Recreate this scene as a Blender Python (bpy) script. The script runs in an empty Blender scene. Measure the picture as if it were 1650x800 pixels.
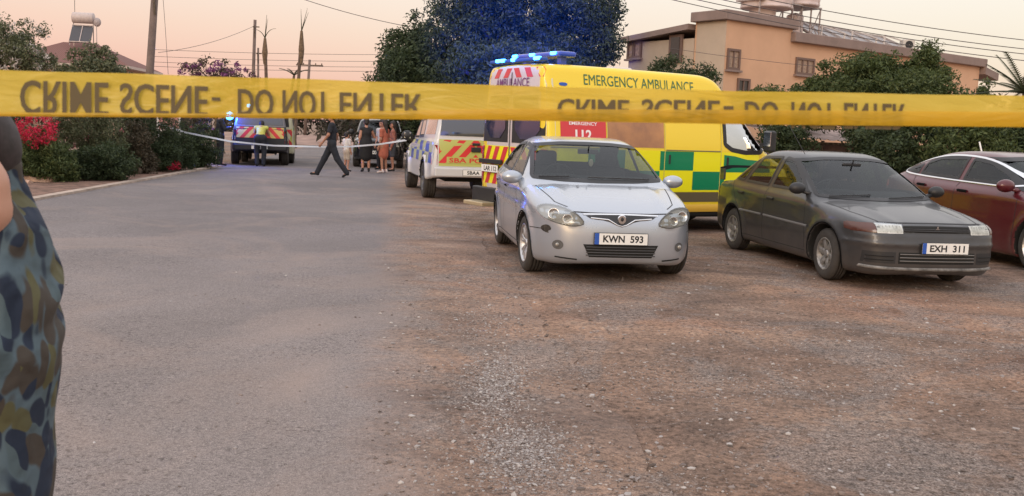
import bpy, bmesh, math, random
import numpy as np
from mathutils import Vector, Matrix
from mathutils.bvhtree import BVHTree
R_ = math.radians
random.seed(7); rng = np.random.default_rng(7)
scene = bpy.context.scene
COL = scene.collection

# ------------------------------------------------------------------ camera
PITCH, ROLL, CAM_H, FPX = math.atan(192/1550), R_(2.2), 1.55, 1550.0
_f = Vector((0, math.cos(PITCH), -math.sin(PITCH))); _u0 = Vector((0, math.sin(PITCH), math.cos(PITCH)))
_x = Vector((math.cos(ROLL), 0, 0)) + _u0*math.sin(ROLL)
_u = _u0*math.cos(ROLL) - Vector((math.sin(ROLL), 0, 0))
cd = bpy.data.cameras.new('camera'); cam = bpy.data.objects.new('camera', cd); COL.objects.link(cam)
M = Matrix((_x, _u, -_f)).transposed().to_4x4(); M.translation = (0, 0, CAM_H); cam.matrix_world = M
cd.sensor_width = 36; cd.lens = FPX/1650*36; cd.clip_start = 0.05; cd.clip_end = 2000
cd.dof.use_dof = True; cd.dof.focus_distance = 14; cd.dof.aperture_fstop = 11
scene.camera = cam
def at(px, py, D):
    d = _f*FPX + _x*(px-825) + _u*(400-py)
    return d*(D/d.y) + Vector((0, 0, CAM_H))
def gd(px, py):
    d = _f*FPX + _x*(px-825) + _u*(400-py)
    return d*(-CAM_H/d.z) + Vector((0, 0, CAM_H))

# ------------------------------------------------------------------ world, sun, exposure
SUN_EL, SUN_AZ = R_(9), R_(205)      # low glow behind and left of the camera
w = bpy.data.worlds.new('World'); scene.world = w; w.use_nodes = True
nt = w.node_tree; nt.nodes.clear()
out = nt.nodes.new('ShaderNodeOutputWorld'); add = nt.nodes.new('ShaderNodeAddShader')
b1 = nt.nodes.new('ShaderNodeBackground'); b2 = nt.nodes.new('ShaderNodeBackground')
sky = nt.nodes.new('ShaderNodeTexSky'); sky.sky_type = 'NISHITA'; sky.sun_disc = False
sky.sun_elevation = SUN_EL; sky.sun_rotation = SUN_AZ; sky.dust_density = 3
b1.inputs['Strength'].default_value = 0.05
tc = nt.nodes.new('ShaderNodeTexCoord'); sx = nt.nodes.new('ShaderNodeSeparateXYZ')
ramp = nt.nodes.new('ShaderNodeValToRGB'); ramp2 = nt.nodes.new('ShaderNodeValToRGB'); mx = nt.nodes.new('ShaderNodeMix'); mx.data_type = 'RGBA'
def setramp(r, stops):
    e = r.color_ramp.elements
    while len(e) > 1: e.remove(e[-1])
    e[0].position = stops[0][0]; e[0].color = (*stops[0][1], 1)
    for p, c in stops[1:]:
        n = e.new(p); n.color = (*c, 1)
setramp(ramp, [(0, (.74, .38, .35)), (.04, (.83, .46, .39)), (.09, (.85, .57, .46)), (.15, (.86, .69, .58)), (.3, (1.05, .95, .90)), (1, (1.30, 1.30, 1.38))])
setramp(ramp2, [(0, (.76, .50, .41)), (.04, (.82, .61, .48)), (.09, (.80, .68, .56)), (.15, (.86, .76, .66)), (.3, (1.05, .97, .92)), (1, (1.30, 1.30, 1.38))])
mr = nt.nodes.new('ShaderNodeMapRange'); mr.inputs[1].default_value = -.45; mr.inputs[2].default_value = .5
b2.inputs['Strength'].default_value = 1.0
L = nt.links.new
L(tc.outputs['Generated'], sx.inputs[0]); L(sx.outputs['Z'], ramp.inputs[0]); L(sx.outputs['Z'], ramp2.inputs[0])
L(sx.outputs['X'], mr.inputs[0]); L(mr.outputs[0], mx.inputs[0]); L(ramp.outputs[0], mx.inputs[6]); L(ramp2.outputs[0], mx.inputs[7])
L(mx.outputs[2], b2.inputs['Color']); L(sky.outputs[0], b1.inputs['Color'])
L(b1.outputs[0], add.inputs[0]); L(b2.outputs[0], add.inputs[1]); L(add.outputs[0], out.inputs['Surface'])
sd = bpy.data.lights.new('sun', 'SUN'); sun = bpy.data.objects.new('sun', sd); COL.objects.link(sun)
sd.energy = 0.7; sd.angle = R_(20); sd.color = (1, .86, .74)
# sun direction vector (towards the sun); nishita rotation is clockwise from +Y
sv = Vector((math.sin(SUN_AZ)*math.cos(SUN_EL), math.cos(SUN_AZ)*math.cos(SUN_EL), math.sin(SUN_EL)+.25))
sun.rotation_euler = sv.to_track_quat('Z', 'Y').to_euler()
scene.view_settings.view_transform = 'Standard'; scene.view_settings.look = 'None'
scene.view_settings.exposure = 0.0; scene.view_settings.gamma = 1

# ------------------------------------------------------------------ materials
MATS = {}
def mat(name, col, rough=.6, metal=0, coat=0, var=0, scale=8, bump=0, bscale=40, emit=None, estr=0, spec=.5, backdark=False, trans=0, col2=None, dust=0):
    if name in MATS: return MATS[name]
    m = bpy.data.materials.new(name); m.use_nodes = True; n = m.node_tree; p = n.nodes['Principled BSDF']; lk = n.links.new
    p.inputs['Base Color'].default_value = (*col, 1); p.inputs['Roughness'].default_value = rough
    p.inputs['Metallic'].default_value = metal; p.inputs['Coat Weight'].default_value = coat; p.inputs['Coat Roughness'].default_value = .06
    p.inputs['Specular IOR Level'].default_value = spec
    if emit: p.inputs['Emission Color'].default_value = (*emit, 1); p.inputs['Emission Strength'].default_value = estr
    t = n.nodes.new('ShaderNodeTexCoord')
    last = None
    if var or col2:
        nz = n.nodes.new('ShaderNodeTexNoise'); nz.inputs['Scale'].default_value = scale; nz.inputs['Detail'].default_value = 6; nz.inputs['Roughness'].default_value = .62
        lk(t.outputs['Object'], nz.inputs['Vector'])
        r = n.nodes.new('ShaderNodeValToRGB'); c2 = col2 or tuple(min(1, c*(1+var)) for c in col); c1 = tuple(c*(1-var) for c in col)
        r.color_ramp.elements[0].position = .35; r.color_ramp.elements[1].position = .65
        r.color_ramp.elements[0].color = (*c1, 1); r.color_ramp.elements[1].color = (*c2, 1)
        lk(nz.outputs[0], r.inputs[0]); last = r.outputs[0]
    if dust:
        # road dust: thin pale layer that thickens downward on the real object
        sp = n.nodes.new('ShaderNodeSeparateXYZ'); lk(t.outputs['Object'], sp.inputs[0])
        mp = n.nodes.new('ShaderNodeMapRange'); mp.inputs[1].default_value = .15; mp.inputs[2].default_value = .75; mp.inputs[3].default_value = dust; mp.inputs[4].default_value = dust*.12
        lk(sp.outputs['Z'], mp.inputs[0])
        n2 = n.nodes.new('ShaderNodeTexNoise'); n2.inputs['Scale'].default_value = 5; n2.inputs['Detail'].default_value = 7; lk(t.outputs['Object'], n2.inputs['Vector'])
        mu = n.nodes.new('ShaderNodeMath'); mu.operation = 'MULTIPLY'; lk(mp.outputs[0], mu.inputs[0]); lk(n2.outputs[0], mu.inputs[1])
        mi = n.nodes.new('ShaderNodeMix'); mi.data_type = 'RGBA'; lk(mu.outputs[0], mi.inputs[0])
        if last: lk(last, mi.inputs[6])
        else: mi.inputs[6].default_value = (*col, 1)
        mi.inputs[7].default_value = (.42, .34, .28, 1); last = mi.outputs[2]
        rr = n.nodes.new('ShaderNodeMath'); rr.operation = 'MULTIPLY_ADD'; rr.inputs[1].default_value = .35; rr.inputs[2].default_value = rough; lk(mu.outputs[0], rr.inputs[0]); lk(rr.outputs[0], p.inputs['Roughness'])
    if last: lk(last, p.inputs['Base Color'])
    if bump:
        bn = n.nodes.new('ShaderNodeTexNoise'); bn.inputs['Scale'].default_value = bscale; bn.inputs['Detail'].default_value = 5
        lk(t.outputs['Object'], bn.inputs['Vector'])
        bp = n.nodes.new('ShaderNodeBump'); bp.inputs['Strength'].default_value = bump; bp.inputs['Distance'].default_value = .02
        lk(bn.outputs[0], bp.inputs['Height']); lk(bp.outputs[0], p.inputs['Normal'])
    o = n.nodes['Material Output']
    if backdark:
        g = n.nodes.new('ShaderNodeNewGeometry'); d = n.nodes.new('ShaderNodeBsdfDiffuse'); d.inputs[0].default_value = (.014, .014, .015, 1)
        ms = n.nodes.new('ShaderNodeMixShader'); lk(g.outputs['Backfacing'], ms.inputs[0]); lk(p.outputs[0], ms.inputs[1]); lk(d.outputs[0], ms.inputs[2]); lk(ms.outputs[0], o.inputs[0])
    if trans:
        tr = n.nodes.new('ShaderNodeBsdfTranslucent'); ms = n.nodes.new('ShaderNodeMixShader'); ms.inputs[0].default_value = trans
        if last: lk(last, tr.inputs[0])
        else: tr.inputs[0].default_value = (*col, 1)
        lk(p.outputs[0], ms.inputs[1]); lk(tr.outputs[0], ms.inputs[2]); lk(ms.outputs[0], o.inputs[0])
    MATS[name] = m; return m
def glass(name, tint, refl=.06, mul=1.0):
    if name in MATS: return MATS[name]
    m = bpy.data.materials.new(name); m.use_nodes = True; n = m.node_tree; n.nodes.remove(n.nodes['Principled BSDF']); lk = n.links.new
    t = n.nodes.new('ShaderNodeBsdfTransparent'); t.inputs[0].default_value = (*tint, 1)
    g = n.nodes.new('ShaderNodeBsdfGlossy'); g.inputs['Roughness'].default_value = .03; g.inputs[0].default_value = (.9, .93, .95, 1)
    lw = n.nodes.new('ShaderNodeFresnel'); lw.inputs[0].default_value = 1.5
    ad = n.nodes.new('ShaderNodeMath'); ad.operation = 'ADD'; ad.operation = 'MULTIPLY_ADD'; ad.inputs[1].default_value = mul; ad.inputs[2].default_value = refl; ad.use_clamp = True; lk(lw.outputs[0], ad.inputs[0])
    ms = n.nodes.new('ShaderNodeMixShader'); lk(ad.outputs[0], ms.inputs[0]); lk(t.outputs[0], ms.inputs[1]); lk(g.outputs[0], ms.inputs[2])
    lk(ms.outputs[0], n.nodes['Material Output'].inputs[0]); MATS[name] = m; return m
BLACK = mat('black_plastic', (.018, .018, .02), .5, var=.2)
RUBBER = mat('tyre_rubber', (.02, .02, .02), .85, var=.25, scale=20, dust=.12)
CHROME = mat('chrome_metal', (.75, .75, .76), .18, 1)
ALLOY = mat('alloy_metal', (.52, .52, .53), .38, .85, var=.12)
WHITEP = mat('plate_white', (.78, .78, .76), .45)
INK = mat('plate_black_ink', (.015, .015, .018), .6)
BLUEP = mat('plate_blue', (.02, .09, .42), .5)
GLASS = glass('car_glass', (.50, .55, .54), .02, .62); GLASSD = glass('dark_glass', (.12, .14, .15), .03, .7); LENS = glass('lamp_lens', (.85, .85, .82), .02, .25)
INTER = mat('cabin_fabric', (.028, .028, .03), .9, var=.3)
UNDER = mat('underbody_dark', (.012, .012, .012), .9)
LAMPIN = mat('lamp_reflector', (.62, .61, .58), .28, .6, var=.25, scale=14)
AMBER = mat('amber_lens', (.42, .11, .03), .25, coat=.4)
REDL = mat('red_lens', (.45, .015, .02), .25, coat=.5)

# ------------------------------------------------------------------ object helpers
def tag(o, label=None, cat=None, group=None, kind=None):
    if label: o['label'] = label
    if cat: o['category'] = cat
    if group: o['group'] = group
    if kind: o['kind'] = kind
    return o
def empty(name, loc=(0, 0, 0), rz=0, label=None, cat=None, group=None):
    o = bpy.data.objects.new(name, None); COL.objects.link(o); o.location = loc; o.rotation_euler = (0, 0, rz); o.empty_display_size = .1
    return tag(o, label, cat, group)
def mesh_obj(name, verts, faces, m, parent=None, smooth=False, mi=None, autosmooth=None):
    me = bpy.data.meshes.new(name); me.from_pydata([tuple(v) for v in verts], [], [tuple(f) for f in faces])
    for k in (m if isinstance(m, (list, tuple)) else [m]): me.materials.append(k)
    if mi is not None: me.polygons.foreach_set('material_index', np.array(mi, dtype=np.int32))
    if smooth: me.polygons.foreach_set('use_smooth', np.ones(len(me.polygons), dtype=bool))
    me.update()
    o = bpy.data.objects.new(name, me); COL.objects.link(o); o.parent = parent
    return o
class MB:
    def __init__(s): s.v = []; s.f = []; s.mi = []; s.cur = 0
    def add(s, vs, fs):
        k = len(s.v); s.v += [tuple(v) for v in vs]; s.f += [tuple(i+k for i in f) for f in fs]; s.mi += [s.cur]*len(fs); return s
    def box(s, c, d, M=None, ch=0.0):
        hx, hy, hz = d[0]/2, d[1]/2, d[2]/2
        if ch <= 0:
            vs = [Vector((x*hx, y*hy, z*hz)) for x in (-1, 1) for y in (-1, 1) for z in (-1, 1)]
            fs = [(0, 1, 3, 2), (4, 6, 7, 5), (0, 4, 5, 1), (2, 3, 7, 6), (0, 2, 6, 4), (1, 5, 7, 3)]
        else:
            bm = bmesh.new(); bmesh.ops.create_cube(bm, size=1)
            for v in bm.verts: v.co = Vector((v.co.x*d[0], v.co.y*d[1], v.co.z*d[2]))
            bmesh.ops.bevel(bm, geom=bm.edges[:], offset=ch, segments=2, affect='EDGES', profile=.5)
            bm.verts.index_update(); vs = [v.co.copy() for v in bm.verts]; fs = [[v.index for v in f.verts] for f in bm.faces]; bm.free()
        if M is not None: vs = [M @ v for v in vs]
        c = Vector(c); return s.add([v+c for v in vs], fs)
    def bar(s, p0, p1, wd, ht=None):
        p0 = Vector(p0); p1 = Vector(p1); d = p1-p0; q = d.to_track_quat('X', 'Z').to_matrix()
        return s.box((p0+p1)/2, (d.length, wd, ht or wd), q)
    def tube(s, path, r, n=8, cap=True):
        P = [Vector(p) for p in path]; rs = r if isinstance(r, (list, tuple)) else [r]*len(P); k = len(s.v); vs = []; fs = []
        up = None
        for i, p in enumerate(P):
            d = (P[min(i+1, len(P)-1)]-P[max(i-1, 0)]).normalized()
            if up is None: up = Vector((0, 0, 1)) if abs(d.z) < .9 else Vector((1, 0, 0))
            a = d.cross(up).normalized(); b = a.cross(d).normalized(); up = b
            for j in range(n):
                t = 2*math.pi*j/n; vs.append(p+(a*math.cos(t)+b*math.sin(t))*rs[i])
        for i in range(len(P)-1):
            for j in range(n): fs.append((i*n+j, i*n+(j+1) % n, (i+1)*n+(j+1) % n, (i+1)*n+j))
        if cap: fs.append(tuple(range(n))[::-1]); fs.append(tuple((len(P)-1)*n+j for j in range(n)))
        return s.add(vs, fs)
    def lathe(s, prof, axis_c=(0, 0, 0), axis='Z', n=24):
        # prof: list of (r, h)
        vs = []; fs = []; c = Vector(axis_c); m = len(prof)
        for j in range(n):
            t = 2*math.pi*j/n
            for r, h in prof:
                if axis == 'Z': vs.append(c+Vector((r*math.cos(t), r*math.sin(t), h)))
                elif axis == 'Y': vs.append(c+Vector((r*math.cos(t), h, r*math.sin(t))))
                else: vs.append(c+Vector((h, r*math.cos(t), r*math.sin(t))))
        for j in range(n):
            for i in range(m-1): a = j*m+i; b = ((j+1) % n)*m+i; fs.append((a, b, b+1, a+1))
        return s.add(vs, fs)
    def sphere(s, c, r, n=8):
        prof = [(math.sin(math.pi*i/n)*1, -math.cos(math.pi*i/n)) for i in range(n+1)]
        rr = r if isinstance(r, (tuple, list)) else (r, r, r)
        k = len(s.v); s.lathe([(max(a, .001), b) for a, b in prof], (0, 0, 0), 'Z', n+4)
        c = Vector(c)
        for i in range(k, len(s.v)): v = s.v[i]; s.v[i] = (c.x+v[0]*rr[0], c.y+v[1]*rr[1], c.z+v[2]*rr[2])
        return s
    def build(s, name, m, parent=None, smooth=False, **tg):
        o = mesh_obj(name, s.v, s.f, m, parent, smooth, s.mi)
        if tg: tag(o, **tg)
        return o

def text_geo(txt, h, bold=0.0, xs=1.0, center=True, space=1.0):
    c = bpy.data.curves.new('t', 'FONT'); c.body = txt; c.size = 1; c.offset = bold; c.resolution_u = 3; c.space_character = space
    o = bpy.data.objects.new('t', c); me = bpy.data.meshes.new_from_object(o)
    vs = np.array([v.co[:2] for v in me.vertices]); fs = [tuple(p.vertices) for p in me.polygons]
    bpy.data.objects.remove(o); bpy.data.curves.remove(c); bpy.data.meshes.remove(me)
    y0 = vs[:, 1].min(); y1 = vs[:, 1].max(); k = h/(y1-y0); vs[:, 1] = (vs[:, 1]-y0)*k; vs[:, 0] = (vs[:, 0]-vs[:, 0].min())*k*xs
    if center: vs[:, 0] -= vs[:, 0].max()/2; vs[:, 1] -= h/2
    return vs, fs
def text_on(name, txt, h, fn, m, parent=None, width=None, **kw):
    vs, fs = text_geo(txt, h, **kw)
    if width: vs[:, 0] *= width/(vs[:, 0].max()-vs[:, 0].min())
    return mesh_obj(name, [fn(a, b) for a, b in vs], fs, m, parent)

# ------------------------------------------------------------------ implicit surfaces
def chaikin(P, n=3, closed=True):
    P = [np.array(p, float) for p in P]
    for _ in range(n):
        Q = []
        N = len(P)
        for i in range(N if closed else N-1):
            a, b = P[i], P[(i+1) % N]; Q += [a*.75+b*.25, a*.25+b*.75]
        if not closed: Q = [P[0]]+Q[1:-1]+[P[-1]]
        P = Q
    return np.array(P)
def sdf_poly(X, Z, P):
    d = np.full(X.shape, 1e9); ins = np.zeros(X.shape, bool); N = len(P)
    for i in range(N):
        a = P[i]; b = P[(i+1) % N]; e = b-a; L2 = e@e
        if L2 < 1e-12: continue
        wx = X-a[0]; wz = Z-a[1]; t = np.clip((wx*e[0]+wz*e[1])/L2, 0, 1)
        d = np.minimum(d, (wx-t*e[0])**2+(wz-t*e[1])**2)
        c = ((a[1] > Z) != (b[1] > Z)) & (X < (b[0]-a[0])*(Z-a[1])/((b[1]-a[1]) if b[1] != a[1] else 1e-9)+a[0])
        ins ^= c
    return np.sqrt(d)*np.where(ins, -1, 1)
def field2(P, res=.012, pad=.35):
    lo = P.min(0)-pad; hi = P.max(0)+pad
    xs = np.arange(lo[0], hi[0], res); zs = np.arange(lo[1], hi[1], res)
    G = sdf_poly(*np.meshgrid(xs, zs, indexing='ij'), P)
    def S(x, z):
        u = np.clip((x-lo[0])/res, 0, len(xs)-1.001); v = np.clip((z-lo[1])/res, 0, len(zs)-1.001)
        i = u.astype(int); j = v.astype(int); a = u-i; b = v-j
        return G[i, j]*(1-a)*(1-b)+G[i+1, j]*a*(1-b)+G[i, j+1]*(1-a)*b+G[i+1, j+1]*a*b
    return S
def smin(a, b, k): h = np.maximum(k-np.abs(a-b), 0)/k; return np.minimum(a, b)-h*h*k*.25
def smax(a, b, k): return -smin(-a, -b, k)
def nets(V, lo, res):
    I = V < 0
    nx, ny, nz = V.shape
    cnt = sum(I[a:nx-1+a, b:ny-1+b, c:nz-1+c].astype(np.int8) for a in (0, 1) for b in (0, 1) for c in (0, 1))
    act = (cnt > 0) & (cnt < 8); ids = np.argwhere(act); n = len(ids)
    idx = -np.ones(act.shape, int); idx[act] = np.arange(n)
    pos = np.zeros((n, 3)); num = np.zeros(n)
    corners = [(a, b, c) for a in (0, 1) for b in (0, 1) for c in (0, 1)]
    for p in corners:
        for ax in range(3):
            if p[ax]: continue
            q = list(p); q[ax] = 1
            va = V[tuple((ids+p).T)]; vb = V[tuple((ids+q).T)]; m = (va < 0) != (vb < 0)
            t = np.where(m, va/np.where(m, va-vb, 1), 0)
            P = np.tile(np.array(p, float), (n, 1)); P[:, ax] = t
            pos += P*m[:, None]; num += m
    pos = (ids+pos/num[:, None])*res+np.array(lo)
    F = []
    for ax in range(3):
        b, c = [(1, 2), (2, 0), (0, 1)][ax]
        sl = [slice(None)]*3; sl2 = [slice(None)]*3; sl[ax] = slice(0, -1); sl2[ax] = slice(1, None)
        A = I[tuple(sl)]; B = I[tuple(sl2)]; ch = np.argwhere(A != B)
        ch = ch[(ch[:, b] > 0) & (ch[:, c] > 0) & (ch[:, b] < V.shape[b]-1) & (ch[:, c] < V.shape[c]-1)]
        if not len(ch): continue
        eb = np.zeros(3, int); eb[b] = 1; ec = np.zeros(3, int); ec[c] = 1
        q = np.stack([idx[tuple((ch-eb-ec).T)], idx[tuple((ch-ec).T)], idx[tuple(ch.T)], idx[tuple((ch-eb).T)]], 1)
        s = A[tuple(ch.T)]; q[~s] = q[~s][:, ::-1]; F.append(q)
    return pos, np.concatenate(F)
class Shell:
    def __init__(s, F, lo, hi, res, it=3):
        s.F = F; n = [int((h-l)/res)+2 for l, h in zip(lo, hi)]
        X, Y, Z = np.meshgrid(*[l+np.arange(k)*res for l, k in zip(lo, n)], indexing='ij')
        V = F(X, Y, Z); P, Q = nets(V, lo, res)
        for _ in range(it):
            e = .004; f0 = F(*P.T); g = np.stack([(F(*(P+np.eye(3)[k]*e).T)-F(*(P-np.eye(3)[k]*e).T))/(2*e) for k in range(3)], 1)
            g2 = np.maximum((g*g).sum(1), .05); st = -(f0/g2)[:, None]*g; L_ = np.linalg.norm(st, axis=1)[:, None]; st *= np.minimum(1, res*.4/np.maximum(L_, 1e-9)); P = P+st
        s.P = P; s.Q = Q
        s.bvh = BVHTree.FromPolygons([tuple(p) for p in P], [tuple(map(int, q)) for q in Q])
        e1 = P[Q[:, 2]]-P[Q[:, 0]]; e2 = P[Q[:, 3]]-P[Q[:, 1]]; N = np.cross(e1, e2); s.N = N/np.maximum(np.linalg.norm(N, axis=1), 1e-9)[:, None]; s.C = P[Q].mean(1)
    def cast(s, a, b, d, off=.003, far=4):
        o, dr = {'F': ((far, a, b), (-1, 0, 0)), 'B': ((-far-4, a, b), (1, 0, 0)), 'L': ((a, far, b), (0, -1, 0)), 'R': ((a, -far, b), (0, 1, 0)), 'T': ((a, b, far), (0, 0, -1))}[d]
        h = s.bvh.ray_cast(Vector(o), Vector(dr))
        if h[0] is None or abs(h[1].dot(Vector(dr))) < .12:
            x0_ = s.P[:, 0].min(); t = {'F': ((-1.2 if b > 1.25 else .1) if x0_ < -5 else (-.95 if b > .88 else 1.0), a, b), 'B': (x0_ if x0_ < -5 or b < .95 else x0_+.7, a, b), 'L': (a, .95, b), 'R': (a, -.95, b), 'T': (a, b, 1.5)}[d]
            h = s.bvh.find_nearest(h[0] if h[0] is not None else Vector(t))
        n = h[1]
        if n.dot(Vector(dr)) > 0: n = -n
        return h[0]+n*off
    def refine(s, pts, offs):
        P = np.array([tuple(p) for p in pts]); e = .006
        def grad(P): return np.stack([(s.F(*(P+np.eye(3)[k]*e).T)-s.F(*(P-np.eye(3)[k]*e).T))/(2*e) for k in range(3)], 1)
        P0 = P.copy()
        for _ in range(2):
            g = grad(P); f0 = s.F(*P.T); st = -(f0/np.maximum((g*g).sum(1), .1))[:, None]*g; P = P+st
        g = grad(P); n = g/np.maximum(np.linalg.norm(g, axis=1), 1e-6)[:, None]
        bad = np.linalg.norm(P-P0, axis=1) > .02; P[bad] = P0[bad]
        return P+n*np.array(offs)[:, None]
    def build(s, name, mats, parent, holes=(), dark=None, extra=None):
        keep = np.ones(len(s.Q), bool)
        for d, poly, cond in holes:
            P = np.array(poly); a, b = {'F': (1, 2), 'B': (1, 2), 'L': (0, 2), 'R': (0, 2), 'T': (0, 1)}[d]
            ax, sg = {'F': (0, 1), 'B': (0, -1), 'L': (1, 1), 'R': (1, -1), 'T': (2, 1)}[d]
            inside = np.ones(len(s.Q), bool)
            for k in range(4): inside &= sdf_poly(s.P[s.Q[:, k], a], s.P[s.Q[:, k], b], P) < 0
            keep &= ~(inside & (s.N[:, ax]*sg > .08) & cond(s.C))
        mi = np.zeros(len(s.Q), int)
        if dark is not None: mi[dark(s.C, s.N)] = 1
        if extra is not None: mi = extra(s.C, s.N, mi)
        return mesh_obj(name, s.P, s.Q[keep], mats, parent, True, mi[keep])
def inset(poly, w):
    P = np.array(poly, float); N = len(P); A = .5*sum(P[i][0]*P[(i+1) % N][1]-P[(i+1) % N][0]*P[i][1] for i in range(N)); s = 1 if A > 0 else -1; O = []
    for i in range(N):
        t = P[(i+1) % N]-P[i-1]; t = t/max(np.linalg.norm(t), 1e-9); O.append(P[i]+s*w*np.array([-t[1], t[0]]))
    return np.array(O)
def resample(P, step, closed=False):
    P = [np.array(p, float) for p in P]; P = P+[P[0]] if closed else P; O = [P[0]]
    for a, b in zip(P, P[1:]):
        n = max(1, int(np.linalg.norm(b-a)/step+.5)); O += [a+(b-a)*k/n for k in range(1, n+1)]
    return O[:-1] if closed else O
def patch(sh, poly, d, m, name, parent, off=.004, res=.06, smooth=True, smooth_it=0):
    bm = bmesh.new(); vs = [bm.verts.new((p[0], p[1], 0)) for p in poly]; bm.faces.new(vs)
    P = np.array(poly); lo = P.min(0); hi = P.max(0)
    for ax in (0, 1):
        for c in np.arange(lo[ax]+res, hi[ax]-res*.3, res):
            co = [0, 0, 0]; no = [0, 0, 0]; co[ax] = c; no[ax] = 1
            bmesh.ops.bisect_plane(bm, geom=bm.verts[:]+bm.edges[:]+bm.faces[:], plane_co=co, plane_no=no)
    bmesh.ops.triangulate(bm, faces=[f for f in bm.faces if len(f.verts) > 4])
    bm.verts.index_update(); v = sh.refine([sh.cast(q.co.x, q.co.y, d, 0) for q in bm.verts], [off]*len(bm.verts)); f = [[q.index for q in g.verts] for g in bm.faces]
    if smooth_it:
        inn = [(q.index, [e.other_vert(q).index for e in q.link_edges]) for q in bm.verts if not q.is_boundary]
        for _ in range(smooth_it):
            w_ = v.copy()
            for i, nb in inn: w_[i] = v[i]*.5+v[nb].mean(0)*.5
            v = w_
    bm.free()
    return mesh_obj(name, v, f, m, parent, smooth)
def strip_geo(sh, line, d, wd, off=.004, ridge=0.0, closed=False, step=.05):
    P = resample(line, step, closed); N = len(P); vs = []; fs = []; of = []
    for i in range(N):
        t = (P[(i+1) % N]-P[i-1]) if closed else (P[min(i+1, N-1)]-P[max(i-1, 0)]); t = t/max(np.linalg.norm(t), 1e-9); n = np.array([-t[1], t[0]])
        for k, o in ((-1, off), (0, off+ridge), (1, off)): q = P[i]+n*k*wd/2; vs.append(sh.cast(q[0], q[1], d, 0)); of.append(o)
    for i in range(N if closed else N-1):
        j = (i+1) % N
        for k in (0, 1): fs.append((i*3+k, i*3+k+1, j*3+k+1, j*3+k))
    return list(sh.refine(vs, of)), fs
def strips(sh, lines, m, name, parent, wd=.012, off=.004, ridge=0.0, smooth=True):
    if len(lines) > 1 and name not in ('slat', 'vent_slat', 'grille_bar', 'grille_trim'):
        return [strips(sh, [l], m, name, parent, wd, off, ridge, smooth) for l in lines]
    b = MB()
    for ln in lines:
        d, pts = ln[0], ln[1]; cl = len(ln) > 2 and ln[2]; b.add(*strip_geo(sh, pts, d, ln[3] if len(ln) > 3 else wd, off, ridge, cl))
    return b.build(name, m, parent, smooth)
def mirror(poly): return [(-a, b) for a, b in poly]

# capsule bodies (people)
def caps_mesh(caps, res, k=.03):
    P = np.array([list(c[0])+[c[2]] for c in caps]+[list(c[1])+[c[3]] for c in caps])
    lo = P[:, :3].min(0)-P[:, 3].max()-.05; hi = P[:, :3].max(0)+P[:, 3].max()+.05
    n = ((hi-lo)/res).astype(int)+2; ax = [lo[i]+np.arange(n[i])*res for i in range(3)]; V = np.full(n, .3)
    for c in caps:
        a, b, r0, r1 = np.array(c[0], float), np.array(c[1], float), c[2], c[3]; kk = c[4] if len(c) > 4 and c[4] else k; fl = c[5] if len(c) > 5 else 1.0
        m = max(r0, r1)+max(kk, .03)+res*2; l = np.minimum(a, b)-m; h = np.maximum(a, b)+m
        s = tuple(slice(max(0, int((l[i]-lo[i])/res)), int((h[i]-lo[i])/res)+2) for i in range(3))
        X, Y, Z = np.meshgrid(ax[0][s[0]], ax[1][s[1]], ax[2][s[2]], indexing='ij')
        # fl flattens the cross-section front to back (local y)
        e = b-a; L2 = max(e@e, 1e-9); t = np.clip(((X-a[0])*e[0]+(Y-a[1])*e[1]+(Z-a[2])*e[2])/L2, 0, 1)
        dx = X-a[0]-t*e[0]; dy = (Y-a[1]-t*e[1])/fl; dz = Z-a[2]-t*e[2]
        d = (np.sqrt(dx*dx+dy*dy+dz*dz)-(r0+(r1-r0)*t))*min(1, fl)
        V[s] = smin(V[s], d, kk)
    return nets(V, lo, res)
# ------------------------------------------------------------------ vehicles
def clip_rect(poly, x0, x1, y0, y1):
    def cl(P, f, g):
        O = []
        for i in range(len(P)):
            a, b = P[i-1], P[i]; fa, fb = f(a), f(b)
            if (fa >= 0) != (fb >= 0): t = fa/(fa-fb); O.append((a[0]+(b[0]-a[0])*t, a[1]+(b[1]-a[1])*t))
            if fb >= 0: O.append(b)
        return O
    for f in (lambda p: p[0]-x0, lambda p: x1-p[0], lambda p: p[1]-y0, lambda p: y1-p[1]):
        poly = cl(poly, f, None)
        if len(poly) < 3: return []
    return poly
def chevrons(y0, y1, z0, z1, wd, slope, mid=0.0, k0=0):
    """red stripes falling outwards from the middle, as polygons in (y,z)"""
    out = []
    for sgn in (-1, 1):
        for k in range(-6, 14):
            a = k*2*wd+k0
            p = [(mid+sgn*(a-slope*(z1-z0)*0), z1), (mid+sgn*(a+wd), z1), (mid+sgn*(a+wd+slope*(z1-z0)), z0), (mid+sgn*(a+slope*(z1-z0)), z0)]
            lo, hi = (mid, y1) if sgn > 0 else (y0, mid)
            if lo >= hi: continue
            q = clip_rect(p, lo, hi, z0, z1)
            if q: out.append(q)
    return out
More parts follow.
